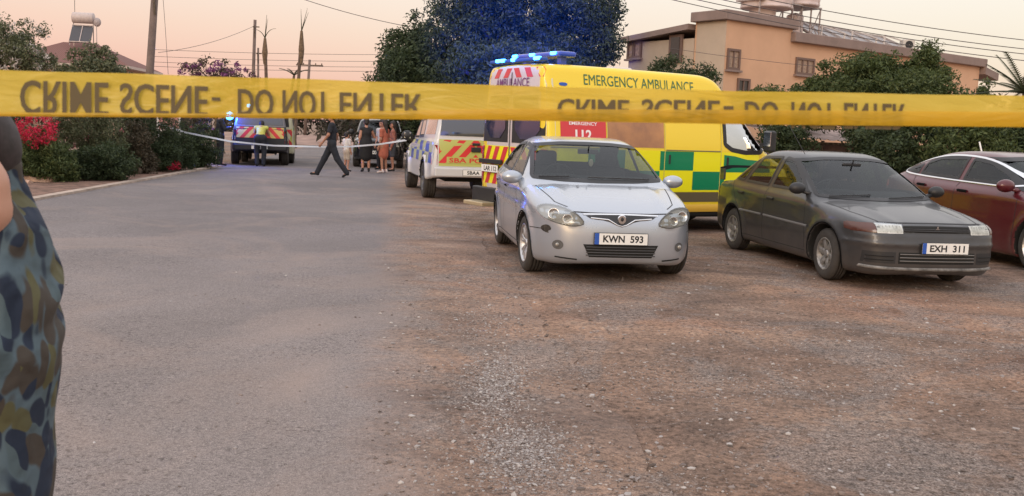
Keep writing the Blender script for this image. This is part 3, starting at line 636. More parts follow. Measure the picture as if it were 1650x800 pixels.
# ---- dark red saloon --------------------------------------------------------
def red_car():
    root = empty('parked_car', (7.42, 12.15, 0), .2-math.pi/2, 'dark red saloon with chrome window frames at the right edge behind the grey saloon', 'car')
    sp = dict(low=[(.85, .18), (.95, .28), (.97, .45), (.93, .62), (.8, .75), (.3, .89), (-.2, .97), (-.5, 1.0), (-2.0, 1.04), (-3.1, 1.09), (-3.65, 1.10), (-3.84, 1.0), (-3.88, .7), (-3.8, .4), (-3.5, .22), (-2, .19), (.3, .18)],
              green=[(-.10, .90), (-.95, 1.37), (-1.3, 1.475), (-1.9, 1.50), (-2.5, 1.45), (-3.1, 1.25), (-3.5, 1.06), (-3.5, .9), (-.4, .85)],
              plan=[(.97, 0), (.93, .35), (.85, .6), (.6, .80), (.2, .88), (-.6, .91), (-2.0, .92), (-3.0, .90), (-3.6, .78), (-3.85, .5), (-3.88, 0)],
              arches=[(0, .33, .38), (-2.74, .33, .375)], box=((-4.0, -1.03, .12), (1.08, 1.03, 1.6)), xm=-1.6, Wb=.83, slope=.46, belt=1.0, bowg=.12, bow=.10, taper=.035, kg=.16)
    sh = shell_for(sp, .03)
    P = mat('dark_red_paint', (.085, .006, .012), .3, .1, .5, dust=.15, backdark=True)
    ws = [(-.78, .98), (0, .95), (.78, .98), (.64, 1.40), (0, 1.43), (-.64, 1.40)]
    dlo = [(-.35, 1.03), (-.75, 1.22), (-1.2, 1.375), (-1.8, 1.425), (-2.4, 1.40), (-2.95, 1.26), (-3.2, 1.14), (-2.9, 1.10), (-1.8, 1.06)]
    w1 = [(-.46, 1.05), (-.8, 1.21), (-1.2, 1.35), (-1.62, 1.395), (-1.64, 1.075)]; w2 = [(-1.74, 1.078), (-1.72, 1.40), (-2.35, 1.38), (-2.62, 1.30), (-2.66, 1.11)]; w3 = [(-2.72, 1.115), (-2.70, 1.27), (-3.08, 1.16)]
    rw = [(-.55, 1.17), (.55, 1.17), (.48, 1.38), (-.48, 1.38)]
    W = [('windscreen', 'F', ws, GLASS, BLACK, lambda C: C[:, 0] > -1.5), ('rear_window', 'B', rw, GLASS, BLACK, lambda C: C[:, 0] < -2)]
    for d in 'LR': W += [('side_window', d, q, GLASS, BLACK, None) for q in (w1, w2, w3)]
    holes = add_windows(sh, root, W, .05)
    body = sh.build('body', [P, UNDER], root, holes, arch_dark(sp))
    strips(sh, [(d, chaikin(dlo, 2), True) for d in 'LR'], CHROME, 'chrome_window_frame', root, .022, .007, .006)
    strips(sh, [(d, l) for d in 'LR' for l in ([(-.42, 1.0), (-.42, .3)], [(-1.68, 1.04), (-1.68, .28)], [(-2.75, 1.08), (-2.5, .8), (-2.35, .55)])], mat('shut_line', (.03, .03, .033), .8), 'panel_gap', body, .009, .002)
    strips(sh, [(d, l) for d in 'LR' for l in ([(-1.4, .93), (-1.6, .935)], [(-2.35, .96), (-2.55, .965)])], P, 'door_handle', root, .035, .008, .02)
    strips(sh, [('L', [(-.20, .78), (-.12, .78)]), ('R', [(-.20, .78), (-.12, .78)])], CHROME, 'side_repeater', root, .02, .004, .006)
    for s_ in (-1, 1): door_mirror(root, -.55, s_*.97, 1.06, P, s_, (.08, .13, .085))
    for s_ in (1, -1): patch(sh, chaikin([(.45*s_, .62), (.8*s_, .68), (.8*s_, .78), (.5*s_, .72)], 1), 'F', LAMPIN, 'headlight', root, .004, .06)
    patch(sh, [(-.35, .50), (.35, .50), (.38, .68), (-.38, .68)], 'F', UNDER, 'grille', root, .004, .07)
    for s_ in (1, -1): patch(sh, [(-3.75, .86), (-3.45, .88), (-3.45, .98), (-3.75, 1.0)], 'L' if s_ > 0 else 'R', REDL, 'tail_light', root, .004, .06)
    wheels(root, (0, -2.74), .90, .335, .22, .23, 'five'); seats(root, -1.6, -2.5, .38, .52); cabin(root, -.65, .94, -.95, -.38, (-1.05, 0, 1.33), .66)
    b = MB(); b.tube([(-2.35, 0, 1.46), (-2.43, 0, 1.62)], .012, 6); b.build('aerial', WHITEP, root)

# ---- ambulance --------------------------------------------------------------
EMB = None
def blue_lamp(b, c, r=(.05, .07, .045)): b.sphere(c, r, 8)
def ambulance():
    root = empty('ambulance', (4.463, 17.516, 0), 2.108-math.pi/2, 'yellow emergency ambulance van with green blocks and flashing blue roof lights', 'ambulance')
    sp = dict(low=[(.0, .30), (.02, .6), (-.04, .95), (-.30, 1.12), (-.82, 1.30), (-1.68, 2.24), (-1.86, 2.45), (-2.1, 2.53), (-2.4, 2.54), (-5.20, 2.54), (-5.31, 2.49), (-5.33, 2.3), (-5.33, .5), (-5.30, .34), (-5.2, .30), (-.1, .26)],
              plan=[(.02, 0), (.0, .45), (-.12, .78), (-.45, .96), (-.9, 1.0), (-2.5, 1.02), (-5.25, 1.02), (-5.33, .97), (-5.33, .9), (-5.33, 0)],
              arches=[(-.95, .34, .40), (-4.05, .34, .40)], box=((-5.5, -1.12, .2), (.12, 1.12, 2.66)), xm=-4.2, bow=.10, crown=.03, kr=.09, flare=.015, arch_in=.6, udark=.32,
              tumble=lambda z: .20*np.clip((z-1.30)/1.15, 0, 1.2)**1.35)
    sp['low'] = sp['low']
    sh = shell_for(sp, .04)
    Y = mat('ambulance_yellow', (.88, .64, .02), .32, 0, .5, dust=.12, backdark=True); LEM = mat('fluorescent_lemon', (.88, .82, .005), .38, 0, .3); GRN = mat('livery_green', (.0, .22, .09), .35, 0, .4)
    WHT = mat('ambulance_white', (.62, .56, .56), .35, 0, .4); RED = mat('livery_red', (.62, .03, .04), .4, 0, .3); GRY = mat('side_skirt_grey', (.11, .085, .04), .6)
    holes = []
    cw = [(-1.86, 1.42), (-1.88, 2.02), (-1.46, 2.03), (-.92, 1.42), (-1.05, 1.30), (-1.40, 1.29), (-1.70, 1.33)]
    ws = [(-.80, 1.36), (.80, 1.36), (.70, 2.16), (-.70, 2.16)]
    W = [('side_window', d, cw, GLASS, BLACK, None) for d in 'RL']+[('windscreen', 'F', ws, GLASS, BLACK, None)]
    holes = add_windows(sh, root, W, .075)
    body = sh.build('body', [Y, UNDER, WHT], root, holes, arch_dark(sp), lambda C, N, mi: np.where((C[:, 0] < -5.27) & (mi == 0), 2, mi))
    def rect(x0, x1, z0, z1): return [(x0, z0), (x1, z0), (x1, z1), (x0, z1)]
    for d in 'RL':
        patch(sh, rect(-5.29, -.55, .66, 1.30), d, LEM, 'reflective_band', body, .003, .2)
        for x0, z0 in ((-3.19, 1.0), (-2.51, .69), (-3.87, .69), (-4.55, 1.0), (-5.23, .69)):
            patch(sh, rect(x0, x0+.68, z0, z0+.295), d, GRN, 'green_block', body, .006, .2)
        patch(sh, chaikin([(-1.86, .98), (-1.86, 1.26), (-1.62, 1.24), (-1.35, 1.19), (-.95, 1.17), (-.80, 1.17), (-.80, .98)], 0), d, GRN, 'green_block', body, .006, .15)
        patch(sh, rect(-5.31, -5.12, 1.32, 2.30), d, mat('pale_corner', (.66, .60, .42), .35), 'pale_corner_panel', body, .004, .15)
        patch(sh, rect(-3.62, -1.4, .50, .655), d, GRY, 'side_skirt', body, .005, .2); patch(sh, rect(-5.25, -4.5, .50, .655), d, GRY, 'side_skirt', body, .005, .2)
        strips(sh, [(d, [(-3.6, .40), (-1.4, .40)])], mat('step_yellow', (.75, .45, .05), .5), 'side_step', body, .12, .012, .02)
        rp = patch(sh, rect(-5.04, -4.23, 1.40, 1.78), d, RED, 'red_panel', body, .005, .2)
        sg = 1 if d == 'R' else -1
        text_on('panel_number', '112', .15, lambda a, b_: sh.cast(-4.64+a*sg, 1.50+b_, d, .008), mat('letter_white', (.85, .8, .8), .5), rp, bold=.03, width=.29)
        text_on('panel_word', 'EMERGENCY', .05, lambda a, b_: sh.cast(-4.64+a*sg, 1.665+b_, d, .008), mat('letter_white', (.85, .8, .8), .5), rp, bold=.02, width=.5)
        patch(sh, rect(-4.20, -3.12, 1.34, 2.0), d, mat('film_sunset_reflection', (.36, .14, .06), .10, .3, 1, var=.3, scale=1.5, col2=(.50, .22, .07)), 'reflecting_side_window', root, .005, .2)  # reflection of the sunset ground painted into the glass as orange-brown
        strips(sh, [(d, [(-3.10, .6), (-3.10, 2.1)]), (d, [(-1.93, .55), (-1.93, 2.1)]), (d, [(-4.21, 1.31), (-4.21, 2.02), (-3.1, 2.02)])], mat('pale_edge', (.62, .55, .12), .5), 'door_edge', body, .014, .007, .002)
        text_on('roof_lettering', 'EMERGENCY AMBULANCE', .155, lambda a, b_: sh.cast(-3.52+a*sg, 2.315+b_, d, .006), mat('letter_green', (.04, .15, .07), .5), body, bold=.0, width=2.12)
        patch(sh, chaikin(rect(-5.02, -4.88, 2.20, 2.25), 1), d, BLUEP, 'marker_light', body, .006, .1); patch(sh, chaikin(rect(-2.36, -2.24, 2.12, 2.16), 1), d, BLACK, 'marker_light', body, .006, .1)
        strips(sh, [(d, [(-5.2, 1.31), (-4.25, 1.31)]), (d, [(-3.08, 1.31), (-1.95, 1.31)])], mat('rail_grey', (.20, .17, .08), .5), 'sliding_rail', body, .018, .008, .006)
        strips(sh, [(d, [(-3.0, 1.10), (-3.0, 1.24)])], BLACK, 'door_handle', root, .04, .008, .02)
        strips(sh, [(d, [(-5.25, 2.10), (-1.9, 2.10)])], mat('pale_edge', (.62, .55, .12), .5), 'roof_joint', body, .012, .006, .002)
        strips(sh, [(d, [(-1.78, 1.10), (-1.78, 1.22)])], BLACK, 'door_handle', root, .05, .008, .02)
        strips(sh, [(d, [(-1.38, 2.09), (-.90, 1.54), (-.74, 1.38)])], WHT, 'windscreen_pillar', body, .05, .01, .01)
    # rear doors
    BGL = mat('rear_glass_blue', (.012, .02, .07), .08, 0, 1, spec=.8)
    for s_ in (1, -1):
        dr = patch(sh, [(.02*s_, .68), (.96*s_, .68), (.96*s_, 1.28), (.02*s_, 1.28)], 'B', LEM, 'rear_door', root, .004, .2)
        for q in chevrons(.02 if s_ > 0 else -.96, .96 if s_ > 0 else -.02, .98, 1.27, .135, .55, 0, .03)+chevrons(.02 if s_ > 0 else -.96, .96 if s_ > 0 else -.02, .68, .86, .135, .55, 0, .03):
            if (q[0][0]+q[1][0])*s_ > 0: patch(sh, q, 'B', RED, 'red_stripe', dr, .008, .3)
        wn = patch(sh, chaikin([(.06*s_, 1.34), (.92*s_, 1.34), (.90*s_, 2.05), (.06*s_, 2.05)], 0), 'B', BLACK, 'rear_window', root, .004, .2)
        patch(sh, chaikin([(.14*s_, 1.40), (.80*s_, 1.40), (.79*s_, 1.98), (.14*s_, 1.98)], 1), 'B', BGL, 'pane', wn, .010, .2)
        patch(sh, [(.88*s_, .72), (.965*s_, .72), (.965*s_, 1.25), (.88*s_, 1.25)], 'B', REDL, 'tail_light', root, .014, .1)
    strips(sh, [('B', [(0, .64), (0, 2.4)])], BLACK, 'door_gap', body, .02, .010)
    for q in chevrons(-.80, .80, 2.32, 2.46, .15, .75, 0, .02):
        patch(sh, q, 'B', RED, 'red_stripe', body, .006, .3)
    text_on('rear_lettering', 'AMBULANCE', .13, lambda a, b_: sh.cast(-a, 2.245+b_, 'B', .012), mat('letter_purple', (.18, .05, .16), .5), body, bold=.004, width=.98)
    b = MB(); b.box((-5.36, 0, .50), (.10, 1.95, .24), None, .02); b.build('rear_bumper', BLACK, root)
    b = MB(); b.box((-5.5, .52, .37), (.28, .62, .06), None, .01); b.box((-5.5, .52, .345), (.22, .5, .02)); b.build('rear_step', mat('step_steel', (.55, .45, .28), .4, .5), root)
    plate(root, (-5.36, .50, .92), 'LAR 112', True, yellow=False, eu=False)
    b = MB(); b.box((-5.355, .5, 1.03), (.04, .7, .07), None, .01); b.build('plate_lamp_strip', BLACK, root)
    # beacons
    EMB_ = mat('blue_beacon', (.05, .3, 1), .3, emit=(.03, .30, 1.0), estr=16)
    bar = MB(); bar.box((-5.22, 0, 2.575), (.14, 1.5, .05), None, .015); ob = bar.build('rear_light_bar', BLUEP, root)
    for yy, ww in ((.48, .12), (.34, .12), (.02, .10), (-.66, .16)):
        m = MB(); m.box((-5.28, yy, 2.585), (.06, ww, .05), None, .015); m.build('blue_lamp', EMB_, ob)
    bar = MB(); bar.box((-4.75, 0, 2.68), (.30, 1.35, .08), None, .03); bar.box((-4.75, .5, 2.59), (.1, .1, .12)); bar.box((-4.75, -.5, 2.59), (.1, .1, .12)); ob = bar.build('front_light_bar', mat('beacon_dome', (.02, .07, .5), .2, 0, .6), root)
    for yy in (.62, .1, -.5): m = MB(); m.box((-4.90, yy, 2.69), (.06, .12, .045), None, .012); m.build('blue_lamp', EMB_, ob)
    # added spots imitate lens glare on the tree; beacon light over the rear doors
    for x, y, e in ((-4.9, .5, 34000), (-4.9, -.2, 34000)):
        l = bpy.data.lights.new('tree_glare_spot', 'SPOT'); l.energy = e; l.color = (.01, .07, 1); l.shadow_soft_size = .12; l.spot_size = R_(24); l.spot_blend = 1.0; lo_ = bpy.data.objects.new('tree_glare_spot', l); COL.objects.link(lo_); lo_.parent = root; lo_.location = (x, y, 2.86)
        tgt = Vector((.1, 35, 4.9)); inv = (Matrix.Translation(Vector((4.463, 17.516, 0))) @ Matrix.Rotation(2.108-math.pi/2, 4, 'Z')).inverted(); lo_.rotation_euler = ((inv @ tgt)-Vector((x, y, 2.86))).to_track_quat('-Z', 'Y').to_euler()
    l = bpy.data.lights.new('beacon_glow', 'POINT'); l.energy = 9; l.color = (.03, .10, 1); l.shadow_soft_size = .4; lo_ = bpy.data.objects.new('beacon_glow', l); COL.objects.link(lo_); lo_.parent = root; lo_.location = (-5.75, 0, 2.8)
    b = MB(); b.box((-3.6, -.3, 2.53), (.35, .4, .07), None, .02); b.build('roof_vent', WHT, root)
    for s_ in (1, -1):
        b = MB(); b.box((-1.02, s_*1.17, 1.50), (.12, .20, .36), None, .04); b.bar((-1.05, s_*1.0, 1.42), (-1.03, s_*1.12, 1.46), .07, .07); o = b.build('door_mirror', BLACK, root)
        g = MB(); g.box((-1.085, s_*1.17, 1.54), (.01, .16, .24), None, .004); g.build('mirror_glass', mat('mirror_glass_silver', (.6, .62, .65), .08, 1), o)
        patch(sh, chaikin([(.55*s_, .80), (.88*s_, .85), (.88*s_, 1.08), (.62*s_, 1.0)], 1), 'F', LAMPIN, 'headlight', root, .006, .1)
    patch(sh, [(-.5, .55), (.5, .55), (.5, .85), (-.5, .85)], 'F', UNDER, 'grille', root, .006, .1)
    wheels(root, (-.95, -4.05), 1.0, .345, .22, .21, 'round', rimmat=mat('steel_rim', (.3, .3, .3), .5, .5))
    seats(root, -1.75, 0, .45, .95, False)
    b = MB(); b.box((-2.15, 0, 1.5), (.04, 1.8, 1.3)); b.build('cab_bulkhead', mat('bulkhead_grey', (.3, .3, .28), .7), root)

# ---- pickups ----------------------------------------------------------------
def pickup(loc, yaw, label, paint, canopy, text, plate_txt, beacon, chev_z=(.80, 1.27), yel=(.46, .47, .13), gate=None, bump=None, res=.035):
    root = empty('police_pickup', (*loc, 0), yaw-math.pi/2, label, 'pickup truck')
    sp = dict(low=[(0, .42), (.02, .75), (-.02, .98), (-.15, 1.06), (-1.0, 1.16), (-1.35, 1.20), (-3.4, 1.24), (-5.22, 1.29), (-5.28, 1.2), (-5.28, .62), (-5.2, .50), (-4.0, .42), (-1.0, .40)],
              green=[(-1.25, 1.08), (-2.0, 1.66), (-2.3, 1.79), (-2.9, 1.83), (-3.5, 1.84), (-5.0, 1.86), (-5.16, 1.82), (-5.26, 1.30), (-5.22, 1.15), (-1.4, 1.05)],
              plan=[(.02, 0), (0, .4), (-.1, .7), (-.35, .87), (-.8, .92), (-3, .93), (-5.1, .92), (-5.25, .88), (-5.28, .7), (-5.28, 0)],
              arches=[(-.93, .40, .47), (-4.15, .40, .47)], box=((-5.4, -1.08, .3), (.12, 1.08, 1.95)), xm=-3.2, Wb=.86, slope=.20, belt=1.2, bowg=.05, bow=.04, taper=0, kr=.08, kg=.10, flare=.05, udark=.42)
    sh = shell_for(sp, res)
    sw1 = [(-1.62, 1.27), (-2.18, 1.66), (-2.55, 1.70), (-2.55, 1.28)]; sw2 = [(-2.65, 1.28), (-2.65, 1.70), (-3.25, 1.71), (-3.35, 1.30)]
    ws = [(-.72, 1.22), (.72, 1.22), (.64, 1.66), (-.64, 1.66)]
    W = [('windscreen', 'F', ws, GLASSD, BLACK, lambda C: C[:, 0] > -2.6)]+[('side_window', d, q, GLASSD, BLACK, None) for d in 'LR' for q in (sw1, sw2)]
    holes = add_windows(sh, root, W, .05)
    body = sh.build('body', [paint, UNDER, canopy], root, holes, arch_dark(sp), lambda C, N, mi: np.where((C[:, 0] < -3.5) & (C[:, 2] > 1.31) & (mi == 0), 2, mi))
    LEMP = mat('reflective_lime_%d' % (yel[0]*100), yel, .4, 0, .2); RED = mat('livery_red', (.62, .03, .04), .4, 0, .3); PB = mat('police_blue', (.02, .07, .32), .35, 0, .3)
    for d in 'LR':
        patch(sh, [(-3.62, 1.36), (-3.62, 1.72), (-5.0, 1.73), (-5.08, 1.38)], d, mat('canopy_glass', (.30, .19, .17), .1, .3, 1), 'canopy_window', root, .004, .2)
        for i in range(9):
            for j in range(2):
                x0 = -5.2+i*.52; patch(sh, clip_rect([(x0, .78+j*.22), (x0+.52, .78+j*.22), (x0+.52, 1.0+j*.22), (x0, 1.0+j*.22)], -5.2, -.3, .5, 1.3), d, LEMP if (i+j) % 2 else PB, 'livery_block', body, .004, .15)
    patch(sh, [(-.74, 1.36), (.74, 1.36), (.70, 1.74), (-.70, 1.74)], 'B', GLASSD if False else mat('canopy_rear_glass', (.03, .035, .06), .08, 0, 1, spec=.8), 'rear_window', root, .010, .05)
    y0, y1 = -.76, .76
    tg = patch(sh, [(y0, .74), (y1, .74), (y1, 1.285), (y0, 1.285)], 'B', gate or LEMP, 'tailgate', root, .004, .2)
    bd = patch(sh, [(y0, chev_z[0]), (y1, chev_z[0]), (y1, chev_z[1]), (y0, chev_z[1])], 'B', LEMP, 'reflective_band', tg, .007, .2)
    for q in chevrons(y0, y1, chev_z[0], chev_z[1], .15, .9, 0, -.1): patch(sh, q, 'B', RED, 'red_stripe', tg, .010, .3)
    if text: 
        patch(sh, [(-.6, .80), (.6, .80), (.6, .93), (-.6, .93)], 'B', LEMP, 'lettering_band', tg, .0125, .3)
        text_on('rear_lettering', text, .095, lambda a, b_: sh.cast(-a, .862+b_, 'B', .017), RED, tg, bold=.02, width=1.1)
    b = MB(); c = sh.cast(0, 1.09, 'B', .03); b.box(c, (.04, .20, .10), None, .012); b.box(c+Vector((0, 0, .11)), (.03, .16, .05), None, .01); b.build('tailgate_handle', BLACK, tg)
    for s_ in (1, -1):
        t = patch(sh, [(.79*s_, .76), (.895*s_, .76), (.895*s_, 1.16), (.79*s_, 1.16)], 'B', REDL, 'tail_light', root, .008, .1)
        patch(sh, [(.80*s_, .86), (.885*s_, .86), (.885*s_, .98), (.80*s_, .98)], 'B', LAMPIN, 'reversing_lens', t, .012, .1)
        door_mirror(root, -1.75, s_*1.04, 1.30, BLACK, s_, (.09, .13, .12))
        patch(sh, [(.45*s_, .80), (.85*s_, .82), (.85*s_, 1.0), (.45*s_, .95)], 'F', LAMPIN, 'headlight', root, .006, .1)
    b = MB(); b.box((-5.34, 0, .62), (.16, 1.72, .19), None, .03); b.build('rear_bumper', bump or mat('bumper_white', (.55, .55, .56), .4), root)
    plate(root, (-5.425, .02, .62), plate_txt, True, eu=False)
    b = MB(); b.box((-2.6, 0, .50), (4.4, 1.1, .20)); b.tube([(-5.3, -.5, .42), (-4.2, -.5, .42)], .04, 8); b.build('chassis', UNDER, root)
    if beacon:
        b = MB(); b.box((-2.5, 0, 1.87), (.26, 1.2, .09), None, .03); ob = b.build('light_bar', mat('beacon_dome', (.02, .07, .5), .2, 0, .6), root)
        for p, r, e in beacon:
            m = MB(); m.sphere(p, r*1.35, 8); m.build('blue_lamp', mat('blue_beacon', (.05, .3, 1), .3, emit=(.03, .30, 1.0), estr=16), ob)
            l = bpy.data.lights.new('beacon_glow', 'POINT'); l.energy = e; l.color = (.02, .10, 1); l.shadow_soft_size = .06; lo_ = bpy.data.objects.new('beacon_glow', l); COL.objects.link(lo_); lo_.parent = root; lo_.location = (p[0]-.22, p[1], p[2]+.05)
    wheels(root, (-.93, -4.15), .95, .39, .26, .22, 'five', rimmat=mat('steel_rim_dark', (.12, .12, .12), .5, .5))
    return root
def suv():
    g = (-4.9, 34.5)
    root = empty('parked_car', (*g, 0), .12-math.pi/2, 'dark off-road car facing the camera behind the group of people', 'car')
    sp = dict(low=[(.75, .3), (.85, .5), (.85, .9), (.7, 1.02), (-.2, 1.10), (-.5, 1.12), (-3.4, 1.15), (-3.6, 1.0), (-3.6, .5), (-3.4, .35), (.3, .3)],
              green=[(-.4, 1.0), (-.95, 1.62), (-1.3, 1.74), (-3.2, 1.72), (-3.5, 1.2), (-3.4, 1.0)], plan=[(.85, 0), (.8, .5), (.6, .82), (0, .90), (-3.2, .9), (-3.6, .7), (-3.6, 0)],
              arches=[(0, .36, .42), (-2.7, .36, .42)], box=((-3.75, -1.02, .2), (1, 1.02, 1.85)), Wb=.84, slope=.24, belt=1.1, taper=0, udark=.3)
    sh = shell_for(sp, .045); P = mat('black_paint', (.015, .017, .022), .25, .3, 1, backdark=True)
    W = [('windscreen', 'F', [(-.74, 1.12), (.74, 1.12), (.64, 1.62), (-.64, 1.62)], GLASSD, BLACK, lambda C: C[:, 0] > -1.6)]+[('side_window', d, [(-.8, 1.16), (-1.2, 1.6), (-3.0, 1.6), (-3.1, 1.18)], GLASSD, BLACK, None) for d in 'LR']
    h = add_windows(sh, root, W, .06); sh.build('body', [P, UNDER], root, h, arch_dark(sp))
    for s_ in (1, -1):
        patch(sh, chaikin([(.46*s_, .76), (.78*s_, .76), (.78*s_, .93), (.46*s_, .93)], 1), 'F', LAMPIN, 'headlight', root, .006, .1); door_mirror(root, -.7, s_*1.0, 1.22, BLACK, s_, (.08, .12, .1))
    patch(sh, [(-.4, .74), (.4, .74), (.4, .93), (-.4, .93)], 'F', UNDER, 'grille', root, .006, .1)
    plate(root, (.87, 0, .55), 'KSV  204'); wheels(root, (0, -2.7), .88, .37, .23, .22, 'five')
def far_van():
    g = (-9.55, 37.6)
    root = empty('police_van', (*g, 0), 3.36-math.pi/2, 'yellow and green chequered emergency van standing beyond the pickup with red stripes', 'van')
    sp = dict(low=[(.85, .35), (.88, .7), (.8, 1.0), (.1, 1.15), (-.8, 1.85), (-1.1, 1.98), (-3.7, 2.0), (-3.8, 1.9), (-3.85, .5), (-3.7, .35)], plan=[(.88, 0), (.8, .6), (.5, .85), (0, .93), (-3.7, .93), (-3.85, .85), (-3.85, 0)],
              arches=[(0, .33, .38), (-2.8, .33, .38)], box=((-4.0, -1.02, .25), (1.0, 1.02, 2.1)), xm=-1.5, bow=.04, udark=.36, tumble=lambda z: .12*np.clip(z-1.1, 0, 1))
    sh = shell_for(sp, .05); P = mat('van_cream', (.62, .60, .42), .35, 0, .4); G = mat('livery_green', (.0, .22, .09), .35, 0, .4); Y = mat('reflective_lime_50', (.50, .50, .10), .4, 0, .2)
    sh.build('body', [P, UNDER], root, (), arch_dark(sp))
    for d in 'LR':
        for i in range(6):
            for j in range(2): x0 = -3.8+i*.72; patch(sh, [(x0, .6+j*.35), (x0+.72, .6+j*.35), (x0+.72, .95+j*.35), (x0, .95+j*.35)], d, G if (i+j) % 2 else Y, 'livery_block', root, .006, .3)
        patch(sh, [(-3.5, 1.36), (-3.5, 1.8), (-.8, 1.8), (-.3, 1.36)], d, GLASSD if False else BLACK, 'side_window', root, .006, .3)
    patch(sh, [(-.75, 1.3), (.75, 1.3), (.7, 1.85), (-.7, 1.85)], 'B', BLACK, 'rear_window', root, .006, .3)
    bd = patch(sh, [(-.85, .6), (.85, .6), (.85, 1.25), (-.85, 1.25)], 'B', Y, 'rear_door', root, .006, .3)
    for q in chevrons(-.85, .85, .62, 1.22, .16, .8, 0, 0): patch(sh, q, 'B', mat('livery_red', (.62, .03, .04), .4, 0, .3), 'red_stripe', bd, .012, .3)
    plate(root, (-3.9, 0, .5), 'KXP 871', True, eu=False); wheels(root, (0, -2.8), .92, .34, .22, .2, 'round')
# ------------------------------------------------------------------ ground, dirt, road
from mathutils import noise as mnoise
def nodes_mat(name):
    m = bpy.data.materials.new(name); m.use_nodes = True; return m, m.node_tree, m.node_tree.nodes['Principled BSDF'], m.node_tree.links.new
def nz(n, lk, vec, scale, detail=6, rough=.6, dist=0):
    t = n.nodes.new('ShaderNodeTexNoise'); t.inputs['Scale'].default_value = scale; t.inputs['Detail'].default_value = detail; t.inputs['Roughness'].default_value = rough; t.inputs['Distortion'].default_value = dist
    lk(vec, t.inputs['Vector']); return t.outputs[0]
def rmp(n, lk, v, stops):
    r = n.nodes.new('ShaderNodeValToRGB'); setramp(r, stops); lk(v, r.inputs[0]); return r.outputs[0]
def mixc(n, lk, f, a, b, bt='MIX'):
    m = n.nodes.new('ShaderNodeMix'); m.data_type = 'RGBA'; m.blend_type = bt
    for s, v in ((0, f), (6, a), (7, b)):
        if isinstance(v, (int, float)): m.inputs[s].default_value = v
        elif isinstance(v, tuple): m.inputs[s].default_value = (*v, 1)
        else: lk(v, m.inputs[s])
    return m.outputs[2]
def mth(n, lk, op, a, b=0.0, c=None, clamp=False):
    m = n.nodes.new('ShaderNodeMath'); m.operation = op; m.use_clamp = clamp
    for i, v in enumerate((a, b, c)):
        if v is None: continue
        if isinstance(v, (int, float)): m.inputs[i].default_value = v
        else: lk(v, m.inputs[i])
    return m.outputs[0]
def dirt_color(n, lk, P):
    big = nz(n, lk, P, .35, 5, .6, .6); mid = nz(n, lk, P, 1.5, 8, .68, .4); fine = nz(n, lk, P, 26, 6, .75); spk = nz(n, lk, P, 95, 3, .6)
    c = rmp(n, lk, mid, [(.32, (.145, .105, .085)), (.42, (.235, .165, .130)), (.50, (.325, .225, .172)), (.58, (.39, .265, .20)), (.68, (.52, .41, .33))])
    g = rmp(n, lk, big, [(.36, (.20, .17, .155)), (.47, (.29, .215, .175)), (.53, (.36, .245, .185)), (.66, (.43, .255, .18))])
    c = mixc(n, lk, .5, c, g); c = mixc(n, lk, 1.0, c, (.93, .90, .88), 'MULTIPLY'); mpv = n.nodes.new('ShaderNodeMapping'); mpv.inputs['Scale'].default_value = (.35, 1.0, 1); lk(P, mpv.inputs[0]); c = mixc(n, lk, 1.0, c, rmp(n, lk, nz(n, lk, mpv.outputs[0], 1.1, 7, .7, .9), [(.36, (.66, .67, .70)), (.47, (.94, .94, .94)), (.56, (1.05, 1.04, 1.02)), (.66, (1.38, 1.36, 1.30))]), 'MULTIPLY')
    # reddish earth and grey gravelly patches
    gm = rmp(n, lk, nz(n, lk, P, .7, 8, .75, .8), [(.49, (0, 0, 0)), (.57, (1, 1, 1))]); c = mixc(n, lk, mth(n, lk, 'MULTIPLY', gm, .45), c, rmp(n, lk, spk, [(.40, (.13, .12, .115)), (.50, (.25, .23, .22)), (.60, (.42, .39, .37))]))
    f = rmp(n, lk, fine, [(.34, (.40, .40, .40)), (.5, (.98, .98, .98)), (.66, (1.42, 1.38, 1.34))]); c = mixc(n, lk, 1.0, c, f, 'MULTIPLY')
    s = rmp(n, lk, spk, [(.34, (.50, .50, .50)), (.46, (1, 1, 1)), (.64, (1.05, 1.05, 1.05)), (.72, (1.75, 1.7, 1.65))]); return mixc(n, lk, .85, c, s, 'MULTIPLY'), fine, mid, spk
def dirt_h(n, lk, fine, mid, spk): return mth(n, lk, 'ADD', mth(n, lk, 'ADD', mth(n, lk, 'MULTIPLY', fine, .022), mth(n, lk, 'MULTIPLY', spk, .009)), mth(n, lk, 'MULTIPLY', mid, .05))
def dirt_mat():
    m, n, p, lk = nodes_mat('dirt'); g = n.nodes.new('ShaderNodeNewGeometry'); P = g.outputs['Position']
    c, fine, mid, spk = dirt_color(n, lk, P); lk(c, p.inputs['Base Color']); p.inputs['Roughness'].default_value = .95; p.inputs['Specular IOR Level'].default_value = .1
    h = dirt_h(n, lk, fine, mid, spk)
    b = n.nodes.new('ShaderNodeBump'); b.inputs['Strength'].default_value = 1; b.inputs['Distance'].default_value = 1; lk(h, b.inputs['Height']); lk(b.outputs[0], p.inputs['Normal']); return m
def edge_x(y): return .22-.129*y
